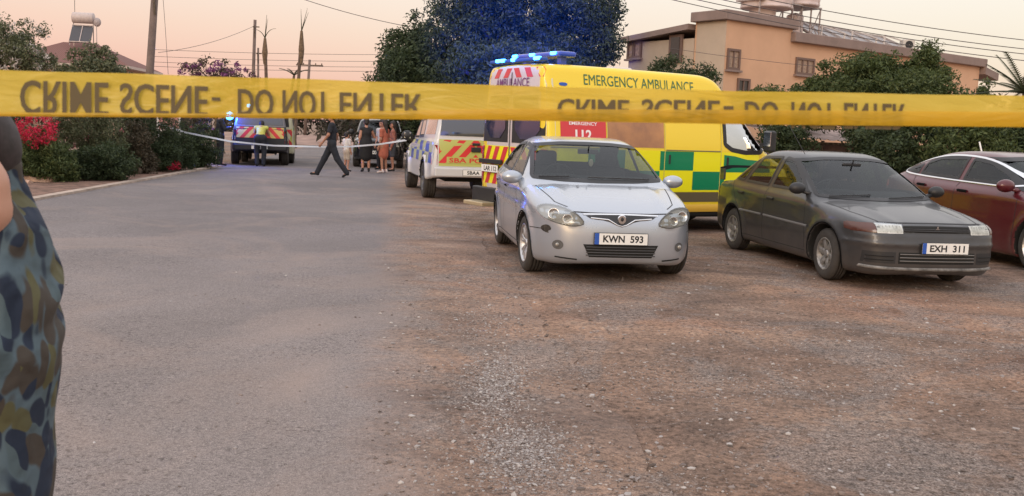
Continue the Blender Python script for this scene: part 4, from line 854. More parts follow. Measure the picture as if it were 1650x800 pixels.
def asphalt_mat():
    m, n, p, lk = nodes_mat('asphalt'); g = n.nodes.new('ShaderNodeNewGeometry'); P = g.outputs['Position']
    s = n.nodes.new('ShaderNodeSeparateXYZ'); lk(P, s.inputs[0])
    big = nz(n, lk, P, .30, 5, .6, .5); spk = nz(n, lk, P, 70, 4, .7); st = nz(n, lk, P, 210, 2, .6)
    c = rmp(n, lk, big, [(.35, (.222, .192, .180)), (.65, (.295, .255, .24))])
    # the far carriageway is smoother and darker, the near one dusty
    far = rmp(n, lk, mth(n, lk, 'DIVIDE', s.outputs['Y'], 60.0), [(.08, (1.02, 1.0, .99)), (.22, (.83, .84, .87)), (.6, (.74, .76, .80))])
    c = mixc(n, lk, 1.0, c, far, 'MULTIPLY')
    c = mixc(n, lk, .9, c, rmp(n, lk, spk, [(.3, (.60, .60, .60)), (.5, (1, 1, 1)), (.7, (1.30, 1.30, 1.30))]), 'MULTIPLY')
    c = mixc(n, lk, .9, c, rmp(n, lk, st, [(.36, (.35, .34, .34)), (.46, (1, 1, 1)), (.60, (1, 1, 1)), (.68, (1.8, 1.78, 1.75))]), 'MULTIPLY')
    pit = nz(n, lk, P, 38, 3, .6); c = mixc(n, lk, rmp(n, lk, nz(n, lk, P, .6, 6, .7), [(.42, (0, 0, 0)), (.6, (.9, .9, .9))]), c, mixc(n, lk, 1.0, c, rmp(n, lk, pit, [(.36, (.38, .36, .36)), (.44, (1, 1, 1)), (.62, (1, 1, 1)), (.70, (1.4, 1.38, 1.35))]), 'MULTIPLY'))
    d, fine, mid, sp2 = dirt_color(n, lk, P)
    e = mth(n, lk, 'SUBTRACT', s.outputs['X'], mth(n, lk, 'MULTIPLY_ADD', s.outputs['Y'], -.129, .22))
    e = mth(n, lk, 'ADD', e, mth(n, lk, 'MULTIPLY_ADD', nz(n, lk, P, .9, 8, .7, .6), 1.0, -.5))
    mk = n.nodes.new('ShaderNodeMapRange'); mk.inputs[1].default_value = -.42; mk.inputs[2].default_value = .12; mk.inputs[3].default_value = 0; mk.inputs[4].default_value = 1.0; lk(e, mk.inputs[0])
    c = mixc(n, lk, mk.outputs[0], c, d)
    dust = rmp(n, lk, nz(n, lk, P, .55, 8, .65, .9), [(.48, (0, 0, 0)), (.72, (.5, .5, .5))]); c = mixc(n, lk, dust, c, (.36, .27, .225))
    lk(c, p.inputs['Base Color']); p.inputs['Roughness'].default_value = .85; p.inputs['Specular IOR Level'].default_value = .25
    b = n.nodes.new('ShaderNodeBump'); b.inputs['Strength'].default_value = 1; b.inputs['Distance'].default_value = 1; ha = mth(n, lk, 'MULTIPLY', mth(n, lk, 'ADD', spk, st), .0045); hb = dirt_h(n, lk, fine, mid, sp2); lk(mth(n, lk, 'ADD', ha, mth(n, lk, 'MULTIPLY', mk.outputs[0], mth(n, lk, 'SUBTRACT', hb, ha))), b.inputs['Height']); lk(b.outputs[0], p.inputs['Normal']); return m
def grid(xs, ys, fz):
    V = [(x, y, fz(x, y)) for y in ys for x in xs]; nx = len(xs)
    F = [(j*nx+i, j*nx+i+1, (j+1)*nx+i+1, (j+1)*nx+i) for j in range(len(ys)-1) for i in range(nx-1)]
    return V, F
DIRT = dirt_mat(); ASPH = asphalt_mat()
def fz(x, y):
    e = x-edge_x(y); k = min(1, max(0, (e-1.1)/.5))
    if not (-20 < x < 25 and 0 < y < 40): return 0
    v = mnoise.noise(Vector((x*1.1, y*1.1, 0)))*.022+mnoise.noise(Vector((x*4, y*4, 3)))*.010+mnoise.noise(Vector((x*11, y*11, 7)))*.005
    return v*k-.012*(1-k)
xs = np.unique(np.concatenate([np.linspace(-900, -20, 8), np.linspace(-20, -1.2, 20), np.arange(-1.2, 6, .055), np.arange(6, 12, .12), np.linspace(12, 26, 14), np.linspace(26, 900, 8)]))
ys = np.unique(np.concatenate([np.linspace(-100, 2.6, 5), np.arange(2.6, 9, .055), np.arange(9, 14, .11), np.linspace(14, 40, 40), np.linspace(40, 1500, 12)]))
V, F = grid(xs, ys, fz); o = mesh_obj('ground', V, F, DIRT, None, True); tag(o, 'red brown dirt ground with scattered gravel', 'ground', kind='structure')
# road: a long sheet whose right border crumbles into the dirt
ys = np.concatenate([np.arange(-6, 30, .12), np.arange(30, 78, 1.0)]); V = []; F = []
for j, y in enumerate(ys):
    y = float(y); r = edge_x(y)+1.05+.10*mnoise.noise(Vector((0, y*1.3, 1)))+.06*mnoise.noise(Vector((4, y*5, 1))); l = -8.35-.075*(y-18) if y < 31 else -9.3-.12*(y-31)
    if y < 14: l -= (14-y)*.06
    for k, x in enumerate((l, l*.66+r*.34, l*.33+r*.67, r-.25, r)): V.append((x, y, .008 if k < 4 else -.004))
for j in range(len(ys)-1):
    for i in range(4): F.append((j*5+i, j*5+i+1, (j+1)*5+i+1, (j+1)*5+i))
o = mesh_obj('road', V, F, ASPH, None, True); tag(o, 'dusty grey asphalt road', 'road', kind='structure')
# pale edging along the left of the road with the flower bed behind it
b = MB(); V = []; F = []
ys2 = np.arange(2, 31, .5)
for y in ys2:
    l = -8.35-.075*(y-18)-((14-y)*.06 if y < 14 else 0)
    for dx, z in ((.0, .0), (.0, .05), (-.16, .055), (-.16, .0)): V.append((l+dx, y, z))
for j in range(len(ys2)-1):
    for i in range(3): F.append((j*4+i, (j+1)*4+i, (j+1)*4+i+1, j*4+i+1))
tag(mesh_obj('kerb', V, F, mat('kerb_concrete', (.42, .33, .27), .9, var=.25, scale=3), None, False), 'low pale kerb along the left side of the road', 'kerb', kind='structure')
V = []; F = []
for j, y in enumerate(ys2):
    l = -8.52-.075*(y-18)-((14-y)*.06 if y < 14 else 0)
    for k in range(6): V.append((l-k*.9, y, .03+.10*(k/5)+.03*mnoise.noise(Vector((k, y, 0)))))
for j in range(len(ys2)-1):
    for i in range(5): F.append((j*6+i+1, j*6+i, (j+1)*6+i, (j+1)*6+i+1))
tag(mesh_obj('flower_bed_soil', V, F, mat('bed_soil', (.19, .11, .08), .95, var=.45, scale=4, bump=.8, bscale=20), None, True), 'reddish soil of the flower bed by the road', 'soil', kind='structure')
# far verge at the end of the road
V, F = grid(np.linspace(-40, 6, 24), np.linspace(62, 76, 6), lambda x, y: .02+max(0, (y-64))*.035+.1*mnoise.noise(Vector((x*.4, y*.4, 0)))*(y > 66))
tag(mesh_obj('verge', V, F, mat('verge_earth', (.30, .19, .15), .95, var=.3, scale=1), None, True), 'pinkish dirt bank at the far end of the road', 'ground', kind='structure')

# loose gravel
def gravel():
    ico = bmesh.new(); bmesh.ops.create_icosphere(ico, subdivisions=1, radius=1); bv = np.array([v.co[:] for v in ico.verts]); bf = np.array([[v.index for v in f.verts] for f in ico.faces]); ico.free()
    pts = []
    def blob(px, py, sx_, sy_, n, s0, s1):
        c = gd(px, py)
        for _ in range(n):
            pts.append((c.x+rng.normal()*sx_, c.y+rng.normal()*sy_, s0+(s1-s0)*rng.random()**3))
    blob(800, 620, .10, .40, 5200, .003, .010); blob(845, 730, .12, .26, 5000, .003, .009); blob(775, 520, .2, .5, 1500, .003, .009); blob(1000, 600, .5, .4, 900, .003, .008); blob(1200, 620, .6, .3, 1500, .003, .009); blob(1500, 560, .9, .5, 1500, .003, .010); blob(780, 540, .22, .5, 500, .003, .011); blob(940, 770, .4, .1, 500, .003, .009); blob(690, 740, .15, .2, 250, .003, .009)
    for _ in range(9000):
        y = 3.2+9*rng.random()**1.6; x = edge_x(y)-.3+rng.random()*(y*.62+.4); pts.append((x, y, .003+.014*rng.random()**7))
    for _ in range(900):
        y = 3.2+7*rng.random()**1.5; x = edge_x(y)-rng.random()**2*3.2; pts.append((x, y, .0025+.009*rng.random()**6))
    N = len(pts); V = np.zeros((N, 12, 3)); 
    for i, (x, y, s) in enumerate(pts):
        sc = s*(.6+.8*rng.random(3)); sc[2] *= .6; a = rng.random()*6.28; q = bv*(1+.25*rng.normal(size=(12, 1)))*sc; c_, s_ = math.cos(a), math.sin(a)
        q = np.stack([q[:, 0]*c_-q[:, 1]*s_, q[:, 0]*s_+q[:, 1]*c_, q[:, 2]], 1); V[i] = q+[x, y, max(fz(x, y), .008 if x < edge_x(y)+1.05 else -1)+s*.1]
    F = (bf[None]+np.arange(N)[:, None, None]*12).reshape(-1, 3)
    m, n, p, lk = nodes_mat('gravel_stone'); g = n.nodes.new('ShaderNodeNewGeometry'); lk(rmp(n, lk, g.outputs['Random Per Island'], [(0, (.09, .07, .06)), (.4, (.24, .19, .165)), (.8, (.30, .27, .26)), (1, (.50, .46, .43))]), p.inputs['Base Color']); p.inputs['Roughness'].default_value = .9
    tag(mesh_obj('gravel', V.reshape(-1, 3), F, m), 'loose grey and tan gravel scattered over the dirt', 'gravel', kind='stuff')
gravel()

# ------------------------------------------------------------------ foliage
def leaf_mat(name, cols, trans=.25):
    if name in MATS: return MATS[name]
    m, n, p, lk = nodes_mat(name); g = n.nodes.new('ShaderNodeNewGeometry'); k = len(cols)
    c = rmp(n, lk, g.outputs['Random Per Island'], [(i/max(1, k-1), c) for i, c in enumerate(cols)]); lk(c, p.inputs['Base Color']); p.inputs['Roughness'].default_value = .6; p.inputs['Specular IOR Level'].default_value = .3
    t = n.nodes.new('ShaderNodeBsdfTranslucent'); lk(c, t.inputs[0]); ms = n.nodes.new('ShaderNodeMixShader'); ms.inputs[0].default_value = trans; lk(p.outputs[0], ms.inputs[1]); lk(t.outputs[0], ms.inputs[2]); lk(ms.outputs[0], n.nodes['Material Output'].inputs[0])
    MATS[name] = m; return m
LG = leaf_mat('leaf_dark', [(.025, .040, .018), (.045, .068, .028), (.07, .095, .042), (.035, .05, .026)]); LM = leaf_mat('leaf_mid', [(.04, .06, .02), (.075, .105, .035), (.12, .145, .055)]); LO = leaf_mat('leaf_olive', [(.07, .085, .045), (.125, .14, .07), (.18, .18, .11)])
LB = leaf_mat('leaf_brown', [(.05, .04, .025), (.09, .075, .045), (.13, .10, .07)])
FR = leaf_mat('flower_red', [(.35, .01, .03), (.55, .02, .06), (.62, .05, .12)]); FP = leaf_mat('flower_purple', [(.20, .06, .18), (.30, .10, .24), (.10, .06, .09)]); FW = leaf_mat('flower_white', [(.55, .50, .47), (.65, .60, .56), (.45, .40, .36)]); FK = leaf_mat('flower_pink', [(.40, .10, .14), (.55, .2, .22)])
BARK = mat('bark', (.10, .075, .055), .95, var=.4, scale=12, bump=.6)
def leaves(clumps, per, size, flat=.0):
    """clumps: (centre, radius); every leaf a folded quad somewhere in its clump"""
    n = len(clumps)*per; C = np.repeat(np.array([c[0] for c in clumps], float), per, 0); Rr = np.repeat(np.array([c[1] for c in clumps], float), per)
    d = rng.normal(size=(n, 3)); d /= np.linalg.norm(d, axis=1)[:, None]; r = rng.random(n)**.45; P = C+d*(r*Rr)[:, None]*[1, 1, .8]
    a = d*.6+rng.normal(size=(n, 3))*.8+[0, 0, .25]; a /= np.linalg.norm(a, axis=1)[:, None]; b_ = np.cross(a, rng.normal(size=(n, 3))); b_ /= np.linalg.norm(b_, axis=1)[:, None]; c_ = np.cross(a, b_)
    s = size*(.6+.8*rng.random(n))[:, None]
    V = np.stack([P-b_*s, P-c_*s*.38+a*s*.1, P+b_*s, P+c_*s*.38+a*s*.1], 1).reshape(-1, 3); F = np.arange(n*4).reshape(-1, 4); return V, F
def clump_field(lobes, n, rc, shell=.55):
    vol = np.array([l[3]*l[4]*l[5] for l in lobes])**(2/3); vol /= vol.sum(); out = []
    for k in rng.choice(len(lobes), n, p=vol):
        x, y, z, rx, ry, rz = lobes[k]; d = rng.normal(size=3); d /= np.linalg.norm(d); r = shell+(1-shell)*rng.random()**.6
        if rng.random() < .25: r *= rng.random()
        out.append(((x+d[0]*rx*r, y+d[1]*ry*r, z+d[2]*rz*r), rc*(.6+.8*rng.random())))
    return out
def tree(name, label, cat, base, lobes, n, per, rc, size, lm, trunk_r=.15, group=None, flowers=None, stems=1, fn=.3, shell=.55):
    bx, by = base; root = empty(name, (bx, by, 0), 0, label, cat, group)
    L_ = [(x-bx, y-by, z, rx, ry, rz) for x, y, z, rx, ry, rz in lobes]
    cl = clump_field(L_, n, rc, shell); cl = [c for c in cl if c[0][2] > .05]
    V, F = leaves(cl, per, size); V[:, 2] = np.maximum(V[:, 2], .02); mesh_obj('crown', V, F, lm, root)
    b = MB(); zc = np.mean([l[2] for l in L_]); 
    for s in range(stems):
        ox, oy = (rng.normal()*.15*(stems > 1), rng.normal()*.15*(stems > 1)); top = Vector((np.mean([l[0] for l in L_])*.5, 0, zc*.75)); P = [Vector((ox, oy, 0)), Vector((ox*1.3, oy*1.2, zc*.3)), top]
        b.tube(P, [trunk_r*1.25, trunk_r, trunk_r*.7], 8)
    for k in range(min(16, len(cl))):
        c = Vector(cl[k*len(cl)//min(16, len(cl))][0]); st = Vector((0, 0, zc*.45)).lerp(top, rng.random()); md = st.lerp(c, .5)+Vector((0, 0, .12*zc)); b.tube([st, md, c], [trunk_r*.45, trunk_r*.28, trunk_r*.08], 5)
    b.build('trunk', BARK, root, True)
    if flowers:
        fm, fl_n, fs, fl = flowers; cl2 = clump_field([(x-bx, y-by, z, rx, ry, rz) for x, y, z, rx, ry, rz in (fl or lobes)], fl_n, rc*.55, .8); V, F = leaves(cl2, 22, fs); mesh_obj('blossom', V, F, fm, root)
    return root
def lobe(px, py, D, wpx, hpx, dy=None):
    c = at(px, py, D); s = D/1550*1.0; return (c.x, c.y, c.z, wpx/2*s, dy or wpx/2*s, hpx/2*s)

# the big dark tree behind the ambulance
D = 36
lb = [lobe(760, 80, D, 210, 200), lobe(870, 50, D, 240, 200), lobe(690, 110, D-1, 130, 130), lobe(940, 90, D, 120, 170), lobe(800, 0, D, 190, 120), lobe(930, 10, D, 140, 110), lobe(655, 130, D-2, 90, 100), lobe(820, 130, D-3, 260, 120), lobe(700, 170, D-2, 150, 90), lobe(648, 95, D, 80, 90), lobe(632, 135, D, 70, 80)]
tree('broadleaf_tree', 'huge dark green tree rising behind the ambulance', 'tree', (lb[0][0]+1.5, D), lb, 1050, 130, .46, .075, LG, .5)
b = MB()
# smaller trees on the right
lb = [lobe(1085, 125, 31, 80, 60), lobe(1125, 130, 31, 60, 50), lobe(1050, 140, 31, 50, 60), lobe(1100, 165, 31, 120, 80)]
tree('garden_tree', 'small leafy tree top showing above the ambulance roof in front of the orange house', 'tree', (lb[0][0], 31), lb, 150, 130, .28, .055, LG, .15)
lb = [lobe(1370, 150, 30, 150, 110), lobe(1440, 130, 30, 90, 80), lobe(1500, 115, 30, 80, 80), lobe(1315, 172, 30, 100, 70), lobe(1450, 170, 29, 200, 110), lobe(1400, 108, 30, 60, 40), lobe(1270, 170, 30, 70, 50)]
tree('garden_tree', 'broad bushy green tree covering the right half of the orange house', 'tree', (lb[0][0]+1, 30), lb, 480, 130, .32, .060, LM, .22)
lb = [lobe(1235, 165, 33, 60, 50), lobe(1200, 175, 33, 50, 40), lobe(1290, 180, 33, 90, 50)]
tree('garden_bush', 'low green bush below the small window of the orange house', 'bush', (lb[0][0], 33), lb, 80, 70, .25, .075, LM, .08)
lb = [lobe(1560, 165, 32, 70, 50), lobe(1585, 150, 32, 30, 50), lobe(1530, 190, 30, 120, 80)]
tree('garden_tree', 'thin young tree with sparse crown left of the palm at the right edge', 'tree', (lb[0][0], 32), lb, 70, 60, .22, .07, LM, .08, shell=.3)
for i, (px, py, D, wd, ht, lab) in enumerate([(1460, 235, 25, 150, 110, 'dark hedge bush behind the roof of the dark grey saloon'), (1560, 225, 24, 150, 120, 'dark hedge bush above the middle of the dark red saloon'), (1650, 220, 25, 150, 110, 'dark hedge bush at the right edge of the photo behind the dark red saloon'), (1740, 220, 25, 120, 110, 'dark hedge bush just outside the right edge beyond the dark red saloon'), (1410, 215, 27, 90, 70, 'dark hedge bush touching the right end of the low shed')]):
    l = lobe(px, py, D, wd, ht); tree('hedge_bush', lab, 'bush', (l[0], l[1]), [l, (l[0], l[1], l[2]*.5, l[3]*.95, l[4], l[5]*.8)], 190, 70, .28, .06, LG if i % 2 == 0 else LM, .06, group='hedge bushes behind the saloons', stems=3, shell=.4)
l = lobe(1265, 225, 29, 90, 55); tree('garden_bush', 'dark shrub in front of the shed beside the ambulance cab', 'bush', (l[0], l[1]), [l, (l[0], l[1], .7, l[3], l[4], .7)], 110, 70, .26, .065, LG, .06, stems=2, shell=.4)

# roadside garden on the left
S_ = [  # name, label, px, py(centre), D, w, h, leaf, flowers
 ('flowering_shrub', 'round green shrub topped by bright red blossom at the left edge of the road', 68, 250, 20.5, 100, 90, LM, (FR, 60, .035, None)),
 ('shrub', 'low dark green shrub right of the red flowering one', 158, 262, 22, 110, 62, LG, None),
 ('oleander', 'tall dark oleander rising behind the low shrubs under the tape', 150, 190, 24, 140, 130, LO, (FK, 8, .03, None)),
 ('oleander', 'broad dark oleander in front of the wooden utility pole', 235, 205, 26, 110, 120, LG, None),
 ('shrub', 'pale greyish shrub between the two oleanders', 214, 232, 24.5, 55, 70, LB, None),
 ('shrub', 'dark green shrub with tiny crimson flowers at its foot', 268, 240, 27, 85, 65, LG, (FR, 5, .025, None)),
 ('shrub', 'dark shrub beside the officer near the blue light', 318, 235, 29, 75, 70, LG, None),
 ('shrub', 'dull brown shrub right behind the far end of the flower bed', 300, 200, 31, 90, 50, LB, (FK, 10, .04, None)),
 ('shrub', 'wispy dark shrub standing at the very left behind the red blossom', 15, 230, 22, 90, 110, LG, None)]
for nm, lab, px, py, D, wd, ht, lm, fl in S_:
    l = lobe(px, py, D, wd, ht); g0 = max(.3, (l[2]-l[5])); lob = [l, (l[0]-l[3]*.3, l[1], l[2]*.6, l[3]*.7, l[4]*.8, l[2]*.6), (l[0]+l[3]*.35, l[1]+.2, l[2]*.5, l[3]*.65, l[4]*.8, l[2]*.5)]
    if 'bright red' in lab: tp = lobe(60, 210, 20.2, 62, 50, .4); fl = (FR, 80, .028, [tp])
    if 'crimson' in lab: tp = lobe(275, 266, 26, 26, 12, .2); fl = (FR, 8, .03, [tp])
    tree(nm, lab, 'shrub', (l[0], l[1]), lob, 130, 130, .19, .036, lm, .05, flowers=fl, stems=3, shell=.4)
lb = [lobe(20, 90, 21, 90, 80), lobe(55, 100, 21, 60, 60), lobe(-10, 60, 21, 80, 70), lobe(40, 60, 21.5, 60, 50), (-13.2, 21.5, 2.0, 1.1, 1.0, .9)]
tree('blossom_tree', 'green tree with small white blossom at the top left corner', 'tree', (lb[0][0]-.4, 21.3), lb, 150, 95, .22, .038, LO, .10, flowers=(FW, 150, .04, None), shell=.5)
lb = [lobe(150, 100, 38, 70, 55), lobe(125, 115, 38, 60, 50), lobe(185, 115, 38, 50, 40), lobe(150, 140, 38, 110, 60)]
tree('garden_tree', 'grey green tree in front of the red roofed house', 'tree', (lb[0][0], 38), lb, 110, 70, .3, .08, LO, .12)
lb = [lobe(350, 115, 40, 90, 40), lobe(320, 120, 40, 60, 40), lobe(385, 128, 40, 60, 35), lobe(350, 150, 40, 120, 60)]
tree('bougainvillea_tree', 'spreading purple flowered tree left of the thin poles', 'tree', (lb[0][0], 40), lb, 90, 30, .28, .07, LB, .12, flowers=(FP, 95, .075, None), shell=.75)
# scrub closing the view down the road: nobody could count it
lobs = [(x, 84+rng.random()*6, 1.0+rng.random()*.8, 3.2, 2, 1.5+rng.random()*1.2) for x in np.linspace(-48, -2, 17)]+[(x, 44+rng.random()*4, 1.6, 3, 2, 1.9) for x in np.linspace(-34, -19, 5)]+[(x, 40+rng.random()*3, 1.5, 2.4, 1.5, 1.5+rng.random()*.4) for x in np.linspace(-5.5, 6, 7)]+[(x, 60+rng.random()*6, 1.8, 4, 2, 2.6) for x in np.linspace(24, 50, 9)]
V, F = leaves(clump_field(lobs, 1200, .75, .3), 60, .19); V[:, 2] = np.maximum(V[:, 2], .03); tag(mesh_obj('scrub', V, F, leaf_mat('scrub_leaf', [(.03, .035, .02), (.07, .06, .045), (.11, .085, .065)])), 'dull brown green scrub closing the view at the end of the road', 'scrub', kind='stuff')
# edging stones
for (px, py, s, lab) in ((60, 297, (.36, .26, .15), 'large flat pale stone at the foot of the red flowering shrub'), (122, 289, (.17, .18, .20), 'upright round stone between two roadside shrubs'), (206, 276, (.26, .22, .2), 'pinkish stone below the dark shrub near the wooden pole'), (40, 300, (.14, .14, .1), 'small stone left of the large flat pale stone')):
    p = gd(px, py); bm = bmesh.new(); bmesh.ops.create_icosphere(bm, subdivisions=3, radius=1)
    for v in bm.verts: k = 1+.35*mnoise.noise(v.co*1.4+Vector((px, 0, 0))); v.co = Vector((max(-.8, min(.8, v.co.x*k))*s[0]*1.2, max(-.8, min(.8, v.co.y*k))*s[1]*1.2, max(-.2, min(.75, v.co.z*k))*s[2]*1.3))
    me = bpy.data.meshes.new('edging_stone'); bm.to_mesh(me); bm.free(); me.materials.append(mat('stone', (.46, .30, .22), .9, var=.25, scale=6, bump=.5)); o = bpy.data.objects.new('edging_stone', me); COL.objects.link(o); o.location = (p.x, p.y, .03); tag(o, lab, 'stone', 'stones edging the flower bed')

# palms
def frond(b, base, az, el, ln, droop, wd=.05, fan=False, n=12):
    p = Vector(base); d = Vector((math.cos(az)*math.cos(el), math.sin(az)*math.cos(el), math.sin(el))); pts = [p.copy()]
    for i in range(n): d = (d+Vector((0, 0, -droop/n))).normalized(); p = p+d*ln/n; pts.append(p.copy())
    b.tube(pts, [.025*(1-i/(n+1))+.004 for i in range(n+1)], 4)
    for i in range(2, n+1):
        t = (pts[i]-pts[i-1]).normalized(); sd_ = t.cross(Vector((0, 0, 1))).normalized(); L_ = wd*ln*(1-.6*abs(i/n-.4))
        for s_ in (-1, 1):
            for k in (0, .5): q = pts[i-1].lerp(pts[i], k); e = q+(sd_*s_+t*.7+Vector((0, 0, -.25))).normalized()*L_; w_ = t*.02*ln; b.add([q-w_, q+w_, e], [(0, 1, 2)])
def palm(px_top, py_top, px_b, py_b, D, label, bulge, fr):
    b0 = at(px_b, py_b, D); tp = at(px_top, py_top, D); dx = (b0.x-tp.x)/(tp.z-b0.z); base = Vector((b0.x+dx*b0.z, D, 0)); root = empty('palm_tree', base, 0, label, 'palm tree', None); h = tp.z
    b = MB(); T = [Vector((tp.x-base.x, 0, 0))*(z/h)+Vector((0, 0, z)) for z in np.linspace(0, h, 14)]; b.tube(T, [.15]+[.09]*12+[.07], 10); b.build('trunk', mat('palm_trunk', (.13, .09, .07), .95, var=.35, scale=6, bump=.5), root, True)
    top = T[-1]
    if bulge: m = MB(); m.lathe([(.08, h-bulge-.15), (.14, h-bulge*.8), (.165, h-bulge*.6), (.12, h-bulge*.3), (.07, h)], (top.x, 0, 0), 'Z', 12); m.build('dead_leaf_skirt', mat('dry_fronds', (.16, .11, .07), .95, var=.4, scale=8, bump=.8), root)
    m = MB()
    for az, el, ln, dr in fr: frond(m, top, az, el, ln, dr, .07 if bulge else .14)
    m.build('fronds', leaf_mat('palm_leaf', [(.05, .06, .03), (.09, .10, .05)]) , root)
palm(427, 62, 429, 128, 55, 'left of two tall bare palms with shrivelled tops', 1.3, [(0, 1.5, 1.3, .0), (.4, 1.45, 1.1, .2), (3.6, 1.2, .9, 1.8), (0, 1.3, .9, 1.9)])
palm(486, 50, 481, 130, 55, 'right of two tall bare palms, with two fronds standing up', 1.7, [(0.1, 1.32, 1.3, -.1), (.3, 1.25, 1.1, .1), (3.3, 1.53, 1.2, .0)])
palm(474, 122, 473, 128, 62, 'short palm whose fan of leaves shows just above the tape', 0, [(a, .7, 1.1, .7) for a in np.linspace(0, 6, 9)])
palm(1652, 150, 1652, 160, 26, 'spiky green fan palm at the right edge of the photo', 0, [(a, .15+.28*(i % 4), 1.35, .35) for i, a in enumerate(np.linspace(0, 6.1, 20))])

# ------------------------------------------------------------------ houses
def plane_pt(px, py, o, n):
    d = _f*FPX + _x*(px-825) + _u*(400-py); c = Vector((0, 0, CAM_H)); return c+d*((Vector(o)-c).dot(n)/d.dot(n))
def orange_house():
    ang = math.atan2(9, 12.1); root = empty('flat_roofed_house', (7.9, 37.7, 0), ang, 'orange rendered flat roofed house with water tanks and solar panels on top', 'house')
    Rz = Matrix.Rotation(-ang, 4, 'Z'); O = Vector((7.9, 37.7, 0))
    def loc_(px, py, face):
        n = Vector((math.sin(ang), -math.cos(ang), 0)) if face == 'front' else Vector((-math.cos(ang), -math.sin(ang), 0))
        return Rz @ (plane_pt(px, py, O, n)-O)
    WO = mat('orange_render', (.62, .38, .245), .85, var=.05, scale=.8, bump=.15); WB = mat('beige_render', (.50, .40, .31), .85, var=.06, scale=.8, bump=.15); CAP = mat('roof_edge_brown', (.25, .185, .165), .85, var=.1, scale=2)
    b = MB(); b.box((2.0, .8, 3.0), (4.0, 1.6, 6.0)); b.build('main_wall', WO, root)
    b = MB(); b.box((11.4, 3.6, 2.75), (14.9, 7.2, 5.5)); b.build('side_wall', WO, root)
    b = MB(); b.box((2.2, 1.0, 2.9), (4.45, 1.98, 5.8)); 
    b = MB(); b.box((-.006, .75, 3.0), (.02, 1.5, 5.98)); b.build('corner_wall', WB, root)
    b = MB(); b.box((1.3, 3.5, 2.70), (2.9, 3.75, 5.40), None); b.cur = 0; b.build('wing_wall', WB, root).location.x = .15
    b = MB(); b.box((1.95, .75, 6.19), (4.4, 1.85, .38), None, .03); b.build('main_parapet', CAP, root)
    b = MB(); b.box((11.5, 3.5, 5.70), (15.2, 7.5, .40), None, .03); b.build('side_parapet', CAP, root)
    V = [(-.35, 1.68, 5.72), (-.35, 5.6, 5.38), (2.9, 5.6, 5.38), (2.9, 1.68, 5.72)]; V += [(x, y, z+.22) for x, y, z in V]; mesh_obj('wing_roof', V, [(0, 1, 2, 3), (4, 7, 6, 5), (0, 4, 5, 1), (1, 5, 6, 2), (2, 6, 7, 3), (3, 7, 4, 0)], CAP, root)
    b = MB(); V = [(18.9, -.3, 5.15), (18.9, 6, 5.15), (20.2, 6, 4.9), (20.2, -.3, 4.9)]; V += [(x, y, z+.35) for x, y, z in V]; mesh_obj('end_canopy', V, [(0, 1, 2, 3), (4, 7, 6, 5), (0, 4, 5, 1), (1, 5, 6, 2), (2, 6, 7, 3), (3, 7, 4, 0)], CAP, root)
    fr = mat('window_frame_brown', (.16, .10, .08), .6); cu = mat('curtain', (.34, .24, .18), .8, var=.3, scale=12); gl = mat('window_dark_glass', (.03, .028, .03), .1, spec=.7)
    def win(x0, y0, x1, y1, face, pane, n=2):
        a = loc_(x0, y0, face); c = loc_(x1, y1, face); z0, z1 = c.z, a.z
        ax = 'x' if face == 'front' else 'y'; u0, u1 = (a.x, c.x) if face == 'front' else (a.y, c.y); u0, u1 = min(u0, u1), max(u0, u1)
        o = MB(); off = -.02 if face == 'front' else -.04
        def bx(bb, ua, ub, za, zb, dep, dd):
            c_ = ((ua+ub)/2, dd, (za+zb)/2); s_ = (ub-ua, dep, zb-za)
            if face != 'front': c_ = (dd, c_[0], c_[2]); s_ = (dep, s_[0], s_[2])
            bb.box(c_, s_)
        t = .09
        for q in ((u0-t, u0, z0-t, z1+t), (u1, u1+t, z0-t, z1+t), (u0, u1, z1, z1+t), (u0, u1, z0-t, z0)): bx(o, *q, .10, off)
        for i in range(1, n): um = u0+(u1-u0)*i/n; bx(o, um-.03, um+.03, z0, z1, .07, off)
        w = o.build('window', fr, root); p = MB(); bx(p, u0, u1, z0, z1, .02, off+.015); p.build('pane', pane, w)
        s2 = MB(); bx(s2, u0-.15, u1+.15, z0-.17, z0-.095, .18, off-.04); s2.build('sill', CAP, w)
    win(1174, 82, 1188, 110, 'front', cu); win(1284, 96, 1308, 119, 'front', cu, 3); win(1190, 130, 1204, 148, 'front', gl)
    win(1025, 70, 1032, 90, 'left', cu, 1); win(1015, 73, 1020, 92, 'left', cu, 1)
    b = MB(); a = loc_(1098, 60, 'left'); c = loc_(1082, 98, 'left'); b.box((-.03, (a.y+c.y)/2, (a.z+c.z)/2), (.10, abs(a.y-c.y)+.25, a.z-c.z+.2)); d = b.build('balcony_door', fr, root); b = MB(); b.box((-.09, (a.y+c.y)/2, (a.z+c.z)/2), (.03, abs(a.y-c.y), a.z-c.z)); b.build('pane', gl, d)
    # water tanks on a steel stand
    def rp(px, py, yy):   # a point of the roof plane y = yy (house frame)
        n = Vector((math.sin(ang), -math.cos(ang), 0)); return Rz @ (plane_pt(px, py, O-n*yy, n)-O)
    PK = mat('tank_white_pink', (.58, .47, .44), .6, var=.12, scale=2); ST = mat('galvanised_steel', (.42, .36, .34), .5, .5, var=.2)
    def world(p): return Matrix.Rotation(ang, 4, 'Z') @ p + O
    y0 = 1.2; a = rp(1207, 13, y0); c = rp(1262, 10, y0); e = rp(1307, 10, y0)
    t1 = empty('rooftop_tank_stand', world(Vector(((c.x+e.x)/2, y0, 5.9))), ang, 'steel lattice stand carrying rooftop water tanks on the orange house', 'tank stand'); cx = (c.x+e.x)/2
    hw = (e.x-c.x)/2; H = c.z-5.9; s = MB()
